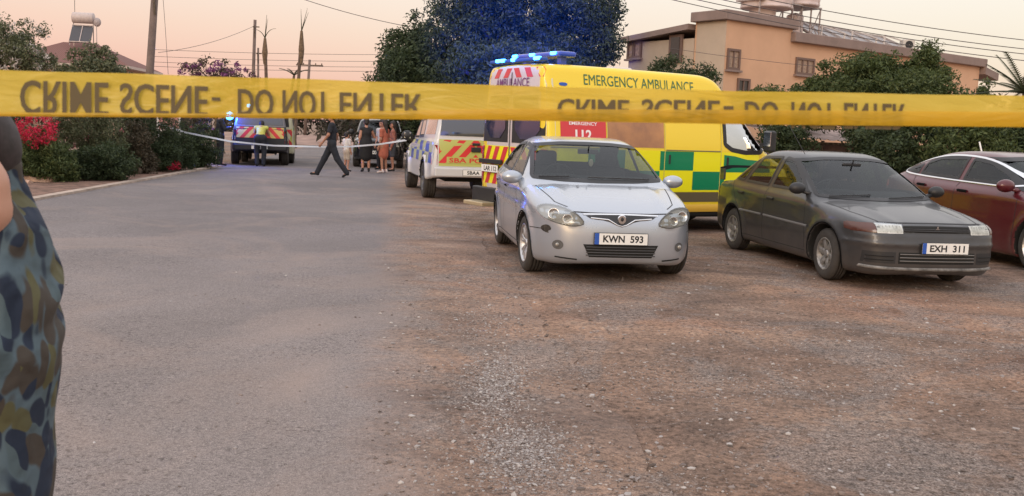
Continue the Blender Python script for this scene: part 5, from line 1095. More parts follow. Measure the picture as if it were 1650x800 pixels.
    for sx_ in (-1, -.33, .33, 1):
        for sy in (-.5, .5): s = MB(); s.bar((sx_*hw, sy, 0), (sx_*hw, sy, H), .05); s.build('leg', ST, t1)
    s = MB()
    for sy in (-.5, .5):
        s.bar((-hw, sy, 0), (-hw*.33, sy, H), .03); s.bar((hw*.33, sy, 0), (hw, sy, H), .03); s.bar((hw, sy, 0), (hw*.33, sy, H*.5), .03); s.bar((-hw, sy, H*.5), (hw, sy, H*.5), .04)
    s.build('brace', ST, t1); s = MB(); s.box((-.5*hw-.7, 0, H+.02), (4.0, 1.3, .06)); s.build('platform', ST, t1)
    s = MB(); s.bar((a.x-cx+.05, -.5, .4), (a.x-cx+.05, -.5, H), .05); s.build('far_leg', ST, t1)
    def tank(x, yy, z, r, h, lab, n=20):
        s = MB(); pr = [(.02, 0), (r*.95, 0), (r, .05)]+[(r*(1-.03*(i % 2)), .05+(h-.2)*i/10) for i in range(11)]+[(r*.9, h-.08), (r*.3, h), (.02, h+.02)]; s.lathe(pr, (0, 0, 0), 'Z', n); s.tube([(r*.6, -r*.6, h*.3), (r*.7, -r*.9, h*.3), (r*.7, -r*.9, 0)], .02, 6); o = s.build('water_tank', PK, None, True); o.location = world(Vector((x, yy, z))); tag(o, lab, 'water tank')
    tank((a.x+c.x)/2, y0, a.z+.05, (c.x-a.x)/2, 1.5, 'pinkish white water tank on the left of the high rooftop stand'); tank((c.x+e.x)/2, y0, c.z+.05, (e.x-c.x)/2, 1.5, 'pinkish white water tank on the right of the high rooftop stand')
    tank((a.x+c.x)/2-.1, y0+.1, 6.39, .55, .62, 'squat water tank on the roof below the left raised tank'); tank(cx-.1, y0, 5.93, .36, H-.25, 'slim upright hot water cylinder inside the steel stand')
    # solar panels
    for i, (pa, pb) in enumerate(((1312, 1360), (1362, 1412), (1414, 1466))):
        p0 = rp(pa, 60, 1.0); p1 = rp(pb, 60, 1.0); zt = 6.80-.05*i; L_ = p1.x-p0.x-.05; s = MB(); V = [(0, 0, .15), (L_, 0, .15), (L_, 1.5, zt-5.9), (0, 1.5, zt-5.9)]; V += [(x, y+.03, z-.07) for x, y, z in V]; s.add(V, [(0, 1, 2, 3), (7, 6, 5, 4), (0, 4, 5, 1), (1, 5, 6, 2), (2, 6, 7, 3), (3, 7, 4, 0)]); pn = s.build('solar_panel', mat('solar_glass', (.16, .13, .125), .3, spec=.6, var=.2, scale=3), root); pn.location = (p0.x, 1.0, 5.9)
        s = MB()
        for k in (0, .5, 1): s.bar((L_*k, -.02, .17), (L_*k, 1.48, zt-5.87), .06)
        s.bar((0, 0, .17), (L_, 0, .17), .07); s.bar((0, 1.5, zt-5.88), (L_, 1.5, zt-5.88), .07); s.build('panel_frame', mat('panel_frame', (.45, .40, .38), .5, .4), pn)
        s = MB(); s.bar((L_*.1, -.2, 0), (L_*.1, -.2, .6), .06); s.bar((L_*.1, -.2, .58), (L_*.9, -.2, .40), .05); s.bar((L_*.9, -.2, 0), (L_*.9, -.2, .42), .06); s.build('panel_support', mat('support_white', (.6, .55, .52), .6), pn)
    s = MB(); p = rp(1462, 66, .6); s.box((0, 0, .25), (.55, .5, .5), None, .04); o = s.build('roof_unit', mat('unit_white', (.55, .52, .48), .6), None); o.location = world(Vector((p.x, .6, 5.9))); tag(o, 'boxy white roof unit with dark fan at the right end of the solar panels', 'roof unit')
    f_ = MB(); f_.lathe([(.02, -.28), (.18, -.28), (.18, -.25)], (0, 0, .25), 'Y', 14); f_.build('fan', BLACK, o)
orange_house()
def shed():
    c = at(1330, 230, 32); root = empty('shed', (c.x, 32, 0), .28, 'low shed with a sagging pale sheet roof behind the dark grey saloon', 'shed'); wm = mat('shed_wall', (.20, .14, .13), .9, var=.3, scale=2)
    b = MB(); b.box((0, 1, .75), (3.4, 2, 1.5)); b.build('wall', wm, root); b = MB(); n = 34; V = []; 
    for i in range(n+1):
        x = -2.1+4.2*i/n
        for y, z in ((-.5, 1.62), (2.3, 1.95)): V.append((x, y, z+.03*math.sin(i*2.2)-.10*math.sin(math.pi*i/n)*(y < 0)+.10*(1-i/n)))
    mesh_obj('sheet_roof', V, [(i*2, i*2+2, i*2+3, i*2+1) for i in range(n)], mat('roof_sheet', (.34, .25, .22), .7, var=.35, scale=2), root)
    b = MB(); 
    for x in (-1.9, -.4, 1.0, 1.9): b.bar((x, -.45, 0), (x, -.45, 1.55), .08)
    b.bar((-2, -.45, 1.45), (2, -.45, 1.45), .07); b.build('frame', BARK, root); b = MB(); b.box((1.3, -.03, .7), (.9, .05, 1.3)); b.build('door', mat('shed_door', (.33, .21, .19), .8, var=.2), root)
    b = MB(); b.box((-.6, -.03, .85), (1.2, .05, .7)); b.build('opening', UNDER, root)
shed()
def red_house():
    c = at(150, 110, 52); root = empty('house', (c.x-1.35, 54, 0), .12, 'beige house with a red tiled hip roof behind the trees at the left', 'house')
    wl = mat('house_beige', (.50, .34, .25), .85, var=.06); b = MB(); b.box((0, 0, 2.0), (5.6, 6, 4.0)); b.build('wall', wl, root)
    m, n, p, lk = nodes_mat('roof_tiles'); t = n.nodes.new('ShaderNodeTexCoord'); w_ = n.nodes.new('ShaderNodeTexWave'); w_.inputs['Scale'].default_value = 3; w_.inputs['Distortion'].default_value = 1; lk(t.outputs['Object'], w_.inputs['Vector']); lk(rmp(n, lk, w_.outputs[0], [(0, (.13, .055, .045)), (1, (.22, .10, .08))]), p.inputs['Base Color']); p.inputs['Roughness'].default_value = .85
    X, Y_, z0, z1 = 3.3, 3.6, 4.05, 5.35; V = [(-X, -Y_, z0), (X, -Y_, z0), (X, Y_, z0), (-X, Y_, z0), (-1.1, 0, z1), (.6, 0, z1)]; mesh_obj('roof', V, [(0, 1, 5, 4), (1, 2, 5), (2, 3, 4, 5), (3, 0, 4), (3, 2, 1, 0)], m, root)
    b = MB(); b.box((0, 0, 3.97), (6.7, 7.3, .14)); b.build('eaves', mat('eaves_white', (.55, .45, .40), .8), root)
    for x in (-1.6, 2.0): b = MB(); b.box((x, -3.02, 2.9), (.8, .08, 1.0)); w2 = b.build('window', mat('window_frame_brown', (.16, .10, .08), .6), root); b = MB(); b.box((x, -3.07, 2.9), (.66, .03, .86)); b.build('pane', mat('window_dark_glass', (.03, .028, .03), .1), w2)
    # solar water heater on the ridge
    h = empty('solar_water_heater', (c.x-1.05, 53.0, 5.2), .1, 'solar water heater with round tank on the red tiled roof', 'water heater')
    h.scale = (.74, .74, .82); ws = mat('heater_white', (.52, .44, .42), .5, var=.1); s = MB(); s.lathe([(.02, -.75), (.33, -.75), (.36, -.7), (.36, .7), (.33, .75), (.02, .75)], (0, .5, 1.75), 'X', 18); s.build('tank', ws, h, True)
    s = MB(); V = [(-.75, -.4, .15), (.75, -.4, .15), (.75, .4, 1.25), (-.75, .4, 1.25)]; V += [(x, y+.05, z-.08) for x, y, z in V]; s.add(V, [(0, 1, 2, 3), (7, 6, 5, 4), (0, 4, 5, 1), (1, 5, 6, 2), (2, 6, 7, 3), (3, 7, 4, 0)]); pn = s.build('collector', mat('solar_dark', (.05, .045, .05), .25, spec=.7), h)
    s = MB(); s.bar((0, -.42, .16), (0, .38, 1.26), .05); s.bar((-.77, -.41, .14), (.77, -.41, .14), .06); s.bar((-.77, .41, 1.27), (.77, .41, 1.27), .06); s.build('collector_frame', ws, pn)
    s = MB()
    for x in (-.7, .7): s.bar((x, .5, -.2), (x, .5, 1.5), .05); s.bar((x, -.4, -.1), (x, .5, 1.4), .04)
    s.build('stand', mat('galvanised_steel', (.42, .36, .34), .5, .5, var=.2), h); s = MB(); s.tube([(-.6, .5, 2.0), (-.6, .5, 3.4)], .02, 5); s.build('aerial', BLACK, h)
    s = MB(); s.lathe([(.02, -.05), (.20, 0), (.30, .10)], (1.0, .3, 1.5), 'Y', 14); s.bar((1.0, .3, .1), (1.0, .3, 1.4), .04); o = s.build('satellite_dish', mat('dish_grey', (.35, .3, .3), .5), None); o.location = h.location; o.scale = h.scale; tag(o, 'small satellite dish beside the solar water heater', 'satellite dish')
red_house()

# ------------------------------------------------------------------ poles and wires
def pole(px0, py0, px1, py1, D, r, label, arm=None, m=None):
    a = at(px0, py0, D); c = at(px1, py1, D); k = (a.x-c.x)/(a.z-c.z); base = Vector((c.x-k*c.z, D, 0)); root = empty('utility_pole', base, 0, label, 'utility pole', 'utility poles'); h = a.z+.02; b = MB()
    b.tube([(0, 0, 0), (k*h*.5, 0, h*.5), (k*h, 0, h)], [r*1.15, r, r*.85], 12); b.build('post', m or mat('pole_grey_wood', (.17, .125, .11), .9, var=.2, scale=3), root, True); b = MB()
    if arm: b.bar((k*h-arm, 0, h-.45), (k*h+arm, 0, h-.45), .10, .10); [b.lathe([(.02, 0), (.05, .05), (.04, .12), (.01, .15)], (k*h+x, 0, h-.40), 'Z', 8) for x in (-arm*.9, -arm*.45, arm*.45, arm*.9)]; b.build('cross_arm', BARK, root)
    else: b.bar((k*h-.02, -r-.02, h-.3), (k*h+.02, -r-.02, h-.9), .05); b.bar((k*h-.12, 0, h-.35), (k*h+.22, 0, h-.35), .05); b.build('bracket', BARK, root)
pole(251, -30, 241, 122, 26, .105, 'thick grey wooden utility pole standing in front of the left trees')
pole(411, 33, 408, 125, 50, .09, 'thin utility pole immediately left of the left bare palm'); pole(416, 78, 416, 126, 60, .07, 'shorter dark pole squeezed between the thin pole and the palm'); pole(499, 97, 497, 128, 80, .12, 'distant dark pole with a cross arm right of the palms', 1.1)
def wire(p0, p1, sag, label, r=.012, grp='overhead wires'):
    a = at(*p0); c = at(*p1); P = []
    for t in np.linspace(0, 1, 21): q = a.lerp(c, t); q.z -= sag*4*t*(1-t); P.append(q)
    b = MB(); b.tube(P, r, 4); tag(b.build('overhead_wire', mat('wire_dark', (.09, .075, .075), .7)), label, 'wire', grp)
NM = ['topmost', 'second', 'third', 'fourth', 'lowest']
for i, (y0, y1) in enumerate(((-28, 62), (-12, 76), (-3, 84), (6, 95))): wire((1050, y0-14, 30), (1760, y1+14, 30), .25, ['topmost', 'second highest', 'third highest', 'lowest'][i]+' of the wires crossing the sky at the upper right')
wire((1080, 78, 33), (1460, 118, 33), .1, 'faint wire crossing the orange wall above its windows', .007)
wire((440, -18, 45), (760, 58, 45), .3, 'single wire running from the top edge into the big dark tree', .014)
for i, y in enumerate((80, 91, 100, 107)): wire((244, y, 60), (720, y+8, 60), .12, ['topmost', 'second highest', 'third highest', 'lowest'][i]+' of the level wires behind the palms', .012)
wire((262, -10, 26), (271, 120, 26), -.12, 'loose cable hanging beside the thick wooden pole', .006); wire((255, 85, 40), (410, 42, 50), .2, 'slanting wire rising to the top of the thin pole', .01)

# ------------------------------------------------------------------ people
SK = mat('skin', (.42, .21, .14), .55, var=.08); SKT = mat('skin_tan', (.34, .16, .10), .55, var=.08)
def person(label, loc, rz, H=1.75, female=False, pose=None, tops=(), hair=(.02, .015, .012), skin=None, name='person', long_hair=False, res=.014, hip_w=1.0, girth=1.0):
    """joints in metres for a 1.75 m adult; x right, y forward"""
    J = dict(hipL=(-.09, 0, .92), hipR=(.09, 0, .92), kneeL=(-.10, .02, .49), kneeR=(.10, .02, .49), ankL=(-.10, -.02, .09), ankR=(.10, -.02, .09), toeL=(-.12, .15, .03), toeR=(.12, .15, .03),
             chest=(0, 0, 1.28), waist=(0, .0, 1.08), neck=(0, -.01, 1.46), head=(0, .02, 1.62), shL=(-.17, 0, 1.41), shR=(.17, 0, 1.41), elL=(-.24, -.02, 1.13), elR=(.24, -.02, 1.13), wrL=(-.23, .06, .88), wrR=(.23, .06, .88))
    if female: J.update(shL=(-.15, 0, 1.40), shR=(.15, 0, 1.40), elL=(-.21, -.02, 1.12), elR=(.21, -.02, 1.12), wrL=(-.21, .06, .87), wrR=(.21, .06, .87))
    J.update(pose or {}); k = H/1.75; J = {a: np.array(b)*k for a, b in J.items()}; g = girth
    root = empty(name, loc, rz, label, 'person'); sk = skin or SK
    def c(a, b, r0, r1, kk=None, fl=1.0): return (a, b, r0*k, r1*k, kk, fl)
    body = [c(J['chest'], J['waist'], .125*g, .11*g, .05, .75), c((J['shL']+J['shR'])/2-[.0, 0, 0.03*k], J['chest'], .09*g, .12*g, .05, .8), c(J['waist'], (J['hipL']+J['hipR'])/2, .11*g, .125*g*hip_w, .05, .85), c(J['hipL'], J['hipR'], .10*g*hip_w, .10*g*hip_w, .05, .9),
            c(J['shL'], J['shR'], .055, .055, .05), c(J['chest']+[0, 0, .1*k], J['neck'], .06, .048, .04), c(J['neck'], J['head'], .048, .05, .03)]
    hd = J['head']; body += [c(hd+[0, -.01*k, .04*k], hd+[0, .02*k, -.05*k], .088, .062, .02, 1.1), c(hd+[0, .105*k, 0], hd+[0, .118*k, -.025*k], .008, .013, .015), c(hd+[-.082*k, 0, 0], hd+[-.084*k, 0, -.03*k], .014, .01, .008), c(hd+[.082*k, 0, 0], hd+[.084*k, 0, -.03*k], .014, .01, .008)]
    for s in 'LR':
        body += [c(J['sh'+s], J['el'+s], .050*g, .039*g), c(J['el'+s], J['wr'+s], .039, .026), c(J['hip'+s], J['knee'+s], .085*g, .055*g), c(J['knee'+s], J['ank'+s], .056*g, .036), c(J['ank'+s], J['toe'+s], .038, .030)]
        w = J['wr'+s]; d = w-J['el'+s]; d = d/np.linalg.norm(d); side = np.array([-1, 0, 0]) if s == 'L' else np.array([1, 0, 0]); fw = np.cross(d, side); fw = fw/max(np.linalg.norm(fw), .01); fw = fw*np.sign(fw[1]+1e-6)
        pl = w+d*.075*k; body.append(c(w, pl, .026, .032, .02))
        for i, (o_, ln) in enumerate(((-.027, .062), (-.009, .072), (.009, .068), (.027, .052))):
            a = pl+fw*o_*k+d*.01*k; m_ = a+d*ln*.55*k; e = m_+(d*.8-side*.6)*ln*.5*k; body += [c(a, m_, .0095, .009, .006), c(m_, e, .009, .0075, .006)]
        th = w+d*.03*k+fw*.028*k; body += [c(th, th+(d*.6+fw*.8)*.04*k, .012, .010, .008), c(th+(d*.6+fw*.8)*.04*k, th+(d*.95+fw*.85)*.07*k, .010, .009, .006)]
    P, Q = caps_mesh(body, res*k if H < 1.4 else res); mesh_obj('body', P, Q, sk, root, True)
    for s_ in (-1, 1):
        e = MB(); e.sphere(hd+np.array([s_*.032, .100, .012])*k, .011*k, 6); o = e.build('eye', mat('eye_dark', (.03, .02, .02), .3), root)
    e = MB(); e.sphere(hd+np.array([0, .098, -.055])*k, (.024*k, .01*k, .007*k), 6); e.build('mouth', mat('lips', (.30, .10, .08), .5), root)
    hc = [c(hd+[0, -.03*k, .055*k], hd+[0, -.045*k, 0], .092, .082, .03), c(hd+[0, .02*k, .085*k], hd+[0, -.03*k, .09*k], .07, .08, .03)]
    if long_hair: hc += [c(hd+[0, -.07*k, 0], hd+[0, -.10*k, -.28*k], .07, .05, .04)]
    P, Q = caps_mesh(hc, res); mesh_obj('hair', P, Q, mat('hair_%d' % int(hair[0]*1000), hair, .6, var=.3, scale=30), root, True)
    def garment(nm, m, parts, e=.014):
        cs = []
        for p in parts:
            if p == 'torso': cs += [c(J['chest'], J['waist'], .125*g+e, .118*g+e, .05, .8), c((J['shL']+J['shR'])/2-[0, 0, .03*k], J['chest'], .09*g+e, .12*g+e, .05, .82), c(J['shL'], J['shR'], .058+e, .058+e, .04), c(J['waist'], (J['hipL']+J['hipR'])/2, .118*g+e, .125*g*hip_w+e, .05, .88)]
            elif p == 'sleeve': cs += [c(J['sh'+s], J['sh'+s]*.35+J['el'+s]*.65, .052*g+e, .048*g+e, .03) for s in 'LR']
            elif p == 'long': cs += [x for s in 'LR' for x in (c(J['sh'+s], J['el'+s], .052*g+e, .043*g+e, .03), c(J['el'+s], J['wr'+s], .043+e, .032+e, .03))]
            elif p == 'hips': cs += [c(J['hipL'], J['hipR'], .105*g*hip_w+e, .105*g*hip_w+e, .05, .92), c((J['hipL']+J['hipR'])/2, J['waist'], .115*g+e, .105*g+e, .04, .88)]
            elif p == 'legs': cs += [x for s in 'LR' for x in (c(J['hip'+s], J['knee'+s], .088*g+e, .062*g+e, .03), c(J['knee'+s], J['ank'+s], .062*g+e, .048+e, .03))]
            elif p == 'shorts': cs += [c(J['hip'+s], J['hip'+s]*.2+J['knee'+s]*.8, .090*g+e, .078*g+e, .03) for s in 'LR']
            elif p == 'skirt': m0 = (J['hipL']+J['hipR'])/2; m1 = (J['kneeL']+J['kneeR'])/2+[0, 0, .06*k]; cs += [c(m0, m1, .145*g*hip_w+e, .165*g+e, .06, .85)]
            elif p == 'shoes': cs += [c(J['ank'+s]-[0, 0, .02*k], J['toe'+s], .042, .034, .02) for s in 'LR']+[c(J['ank'+s]+[0, 0, .03*k], J['ank'+s]-[0, .03*k, .04*k], .042, .036, .02) for s in 'LR']
        P, Q = caps_mesh(cs, res, .03); mesh_obj(nm, P, Q, m, root, True)
    for nm, m, parts in tops: garment(nm, m, parts, .008 if nm in ('shoes',) else (.021 if nm == 'trousers' else .014))
    return root
def cloth(name, col, **k): return mat(name, col, .85, bump=.5, bscale=14, var=.15, **k)
NAVY = cloth('uniform_navy', (.014, .016, .024)); BLKC = cloth('cloth_black', (.013, .013, .015)); 
g = gd(534, 286)
person('man in dark uniform striding left across the road', (g.x, g.y, .01), R_(96), 1.80, pose=dict(kneeL=(-.09, -.16, .50), ankL=(-.09, -.42, .13), toeL=(-.10, -.32, .03), kneeR=(.09, .20, .50), ankR=(.09, .40, .10), toeR=(.10, .56, .07), elL=(-.24, .08, 1.14), wrL=(-.20, .24, .93), elR=(.24, -.12, 1.14), wrR=(.24, -.06, .86), hipL=(-.09, 0, .90), hipR=(.09, 0, .90)),
       tops=[('shirt', NAVY, ['torso', 'sleeve']), ('trousers', NAVY, ['hips', 'legs']), ('shoes', BLKC, ['shoes'])], skin=SKT, res=.012)
g = gd(558, 277)
person('child in white T-shirt and beige shorts standing behind the walking man', (g.x, g.y, .01), R_(-40), 1.22, tops=[('shirt', cloth('cloth_white', (.62, .58, .56)), ['torso', 'sleeve']), ('shorts', cloth('cloth_beige', (.40, .33, .26)), ['hips', 'shorts']), ('shoes', BLKC, ['shoes'])], res=.012)
g = gd(589, 278)
person('woman in a black sleeveless dress seen from behind beside the child', (g.x, g.y, .01), R_(15), 1.68, True, tops=[('dress', BLKC, ['torso', 'skirt']), ('shoes', BLKC, ['shoes'])], hip_w=1.25, girth=1.18, pose=dict(elR=(.28, .08, 1.15), wrR=(.16, .22, 1.22)))
g = gd(611, 275)
person('person in pale top and dark trousers standing between the two women in dresses', (g.x, g.y+.4, .01), R_(150), 1.66, True, tops=[('shirt', cloth('cloth_grey_white', (.42, .40, .40)), ['torso', 'sleeve']), ('trousers', BLKC, ['hips', 'legs']), ('shoes', BLKC, ['shoes'])])
g = gd(618, 280)
person('woman in a short rust red dress left of the pickup', (g.x, g.y, .01), R_(60), 1.66, True, tops=[('dress', cloth('cloth_rust', (.36, .10, .06)), ['torso', 'sleeve', 'skirt']), ('shoes', mat('shoe_white', (.6, .5, .48), .6), ['shoes'])], skin=SKT, long_hair=True, pose=dict(kneeL=(-.10, .02, .56), kneeR=(.10, .02, .56)))
g = gd(632, 277)
person('woman in terracotta patterned top and shorts nearest the pickup', (g.x, g.y, .01), R_(100), 1.62, True, tops=[('blouse', mat('cloth_terracotta', (.40, .13, .08), .85, col2=(.12, .06, .06), scale=18), ['torso', 'long']), ('shorts', cloth('cloth_dark_grey', (.05, .05, .06)), ['hips', 'shorts']), ('shoes', BLKC, ['shoes'])], skin=SKT, long_hair=True)
g = gd(350, 268)
person('officer in dark clothing standing at the left of the pickup with the blue lamp', (g.x, g.y+.3, .01), R_(-60), 1.78, tops=[('jacket', NAVY, ['torso', 'long']), ('trousers', NAVY, ['hips', 'legs']), ('shoes', BLKC, ['shoes'])], pose=dict(elR=(.27, .10, 1.16), wrR=(.10, .26, 1.20)))
g = gd(425, 268)
person('officer in dark clothing and lime vest bending over behind the striped tailgate', (g.x, g.y-.45, .01), R_(10), 1.74, tops=[('vest', mat('vest_lime', (.50, .48, .10), .7, bump=.3), ['torso']), ('trousers', NAVY, ['hips', 'legs']), ('shoes', BLKC, ['shoes'])], pose=dict(chest=(0, .28, 1.17), waist=(0, .08, 1.03), neck=(0, .42, 1.28), head=(0, .54, 1.34), shL=(-.17, .36, 1.26), shR=(.17, .36, 1.26), elL=(-.24, .50, 1.02), elR=(.24, .50, 1.02), wrL=(-.16, .68, .95), wrR=(.16, .68, .95), kneeL=(-.12, .10, .49), kneeR=(.12, .06, .49)))

def bystander():
    X, Y = at(-71, 400, 1.55).x, 1.55; root = empty('person', (X, Y, 0), 0, 'person at the left edge close to the camera in blue and olive blotched top', 'person')
    def c(a, b, r0, r1, kk=.03, fl=1.0): return (a, b, r0, r1, kk, fl)
    body = [c((.0, -.03, 1.51), (.0, -.05, 1.48), .070, .072), c((.044, -.05, 1.425), (.040, -.05, 1.400), .066, .074, .03), c((-.03, .0, 1.43), (-.03, .02, 1.28), .06, .07), c((-.03, 0, 1.20), (-.03, 0, .90), .11, .12), c((-.05, -.1, .87), (-.05, -.1, .48), .09, .06), c((-.05, -.1, .48), (-.05, -.1, .1), .058, .038), c((-.05, .1, .87), (-.05, .1, .48), .09, .06), c((-.05, .1, .48), (-.05, .1, .1), .058, .038),
            c((-.05, -.1, .07), (-.2, -.1, .03), .035, .03), c((-.05, .1, .07), (-.2, .1, .03), .035, .03), c((-.02, -.12, 1.22), (-.04, -.16, 1.0), .05, .04), c((-.04, -.16, 1.0), (-.16, -.18, .86), .04, .028), c((-.16, -.18, .86), (-.22, -.19, .82), .03, .03)]
    for i in range(4): o = -.027+.018*i; body += [c((-.22, -.19+o*.8, .82), (-.25, -.19+o, .77), .0095, .009, .006), c((-.25, -.19+o, .77), (-.25, -.185+o, .735), .009, .008, .006)]
    body += [c((-.19, -.22, .84), (-.19, -.245, .79), .012, .01, .008)]
    body += [c((-.085, -.04, 1.50), (-.10, -.04, 1.475), .012, .016, .01)]
    P, Q = caps_mesh(body, .011); mesh_obj('body', P, Q, mat('skin_near', (.56, .30, .21), .5, var=.05), root, True)
    P, Q = caps_mesh([c((-.012, .02, 1.512), (-.008, .04, 1.495), .086, .084), c((-.0, .05, 1.47), (.0, .06, 1.42), .07, .06)], .011); mesh_obj('hair', P, Q, mat('hair_near', (.03, .022, .024), .6, var=.4, scale=60), root, True)
    for s in (-1, 1): e = MB(); e.sphere((-.072, -.04+s*.032, 1.515), .011, 6); e.build('eye', mat('eye_dark', (.03, .02, .02), .3), root)
    sh_ = [c((.01, .06, 1.425), (.0, .04, 1.35), .072, .104, .03), c((.0, .02, 1.275), (.0, .0, 1.15), .146, .147, .04), c((.0, .0, 1.15), (-.005, 0, .95), .147, .140, .04), c((-.005, 0, .95), (-.01, 0, .78), .140, .14)]
    m, n, p, lk = nodes_mat('blotched_cloth'); t = n.nodes.new('ShaderNodeTexCoord'); mp = n.nodes.new('ShaderNodeMapping'); mp.inputs['Scale'].default_value = (1, 1, .62); lk(t.outputs['Object'], mp.inputs[0])
    dn = n.nodes.new('ShaderNodeTexNoise'); dn.inputs['Scale'].default_value = 9; lk(mp.outputs[0], dn.inputs['Vector']); va = n.nodes.new('ShaderNodeMixRGB'); va.inputs[0].default_value = .11; lk(mp.outputs[0], va.inputs[1]); lk(dn.outputs['Color'], va.inputs[2])
    vo = n.nodes.new('ShaderNodeTexVoronoi'); vo.inputs['Scale'].default_value = 33; lk(va.outputs[0], vo.inputs['Vector']); sp_ = n.nodes.new('ShaderNodeSeparateColor'); lk(vo.outputs['Color'], sp_.inputs[0])
    r = n.nodes.new('ShaderNodeValToRGB'); setramp(r, [(0, (.014, .024, .048)), (.30, (.055, .045, .036)), (.52, (.095, .09, .042)), (.70, (.075, .11, .125))]); r.color_ramp.interpolation = 'CONSTANT'; lk(sp_.outputs[0], r.inputs[0])
    ed = rmp(n, lk, vo.outputs['Distance'], [(.60, (0, 0, 0)), (.72, (1, 1, 1))]); cc = mixc(n, lk, ed, r.outputs[0], (.085, .125, .15)); lk(cc, p.inputs['Base Color']); p.inputs['Roughness'].default_value = .85
    wv = n.nodes.new('ShaderNodeTexWave'); wv.inputs['Scale'].default_value = 7; wv.inputs['Distortion'].default_value = 7; wv.inputs['Detail'].default_value = 3; lk(t.outputs['Object'], wv.inputs['Vector']); bp = n.nodes.new('ShaderNodeBump'); bp.inputs['Strength'].default_value = .6; bp.inputs['Distance'].default_value = .015; lk(wv.outputs[0], bp.inputs['Height']); lk(bp.outputs[0], p.inputs['Normal'])
    P, Q = caps_mesh(sh_, .008); P = np.array(P); 
    for i, v in enumerate(P):
        f_ = math.sin(v[2]*75+v[0]*60+4*mnoise.noise(Vector(v)*7))*.006*max(0, min(1, (v[2]-1.12)/.08)); nrm = np.array([v[0], v[1], 0]); L_ = max(.02, np.linalg.norm(nrm)); P[i] = v+nrm/L_*(f_+.006*mnoise.noise(Vector(v)*7))
    mesh_obj('blouse', P, Q, m, root, True)
    P, Q = caps_mesh([c((-.05, 0, .95), (-.05, 0, .85), .13, .135)]+[c((-.05, s*.1, .88), (-.05, s*.1, .12), .1, .06) for s in (-1, 1)], .014); mesh_obj('trousers', P, Q, BLKC, root, True)
    P, Q = caps_mesh([c((-.04, s*.1, .05), (-.21, s*.1, .04), .045, .036) for s in (-1, 1)], .012); mesh_obj('shoes', P, Q, BLKC, root, True)
bystander()

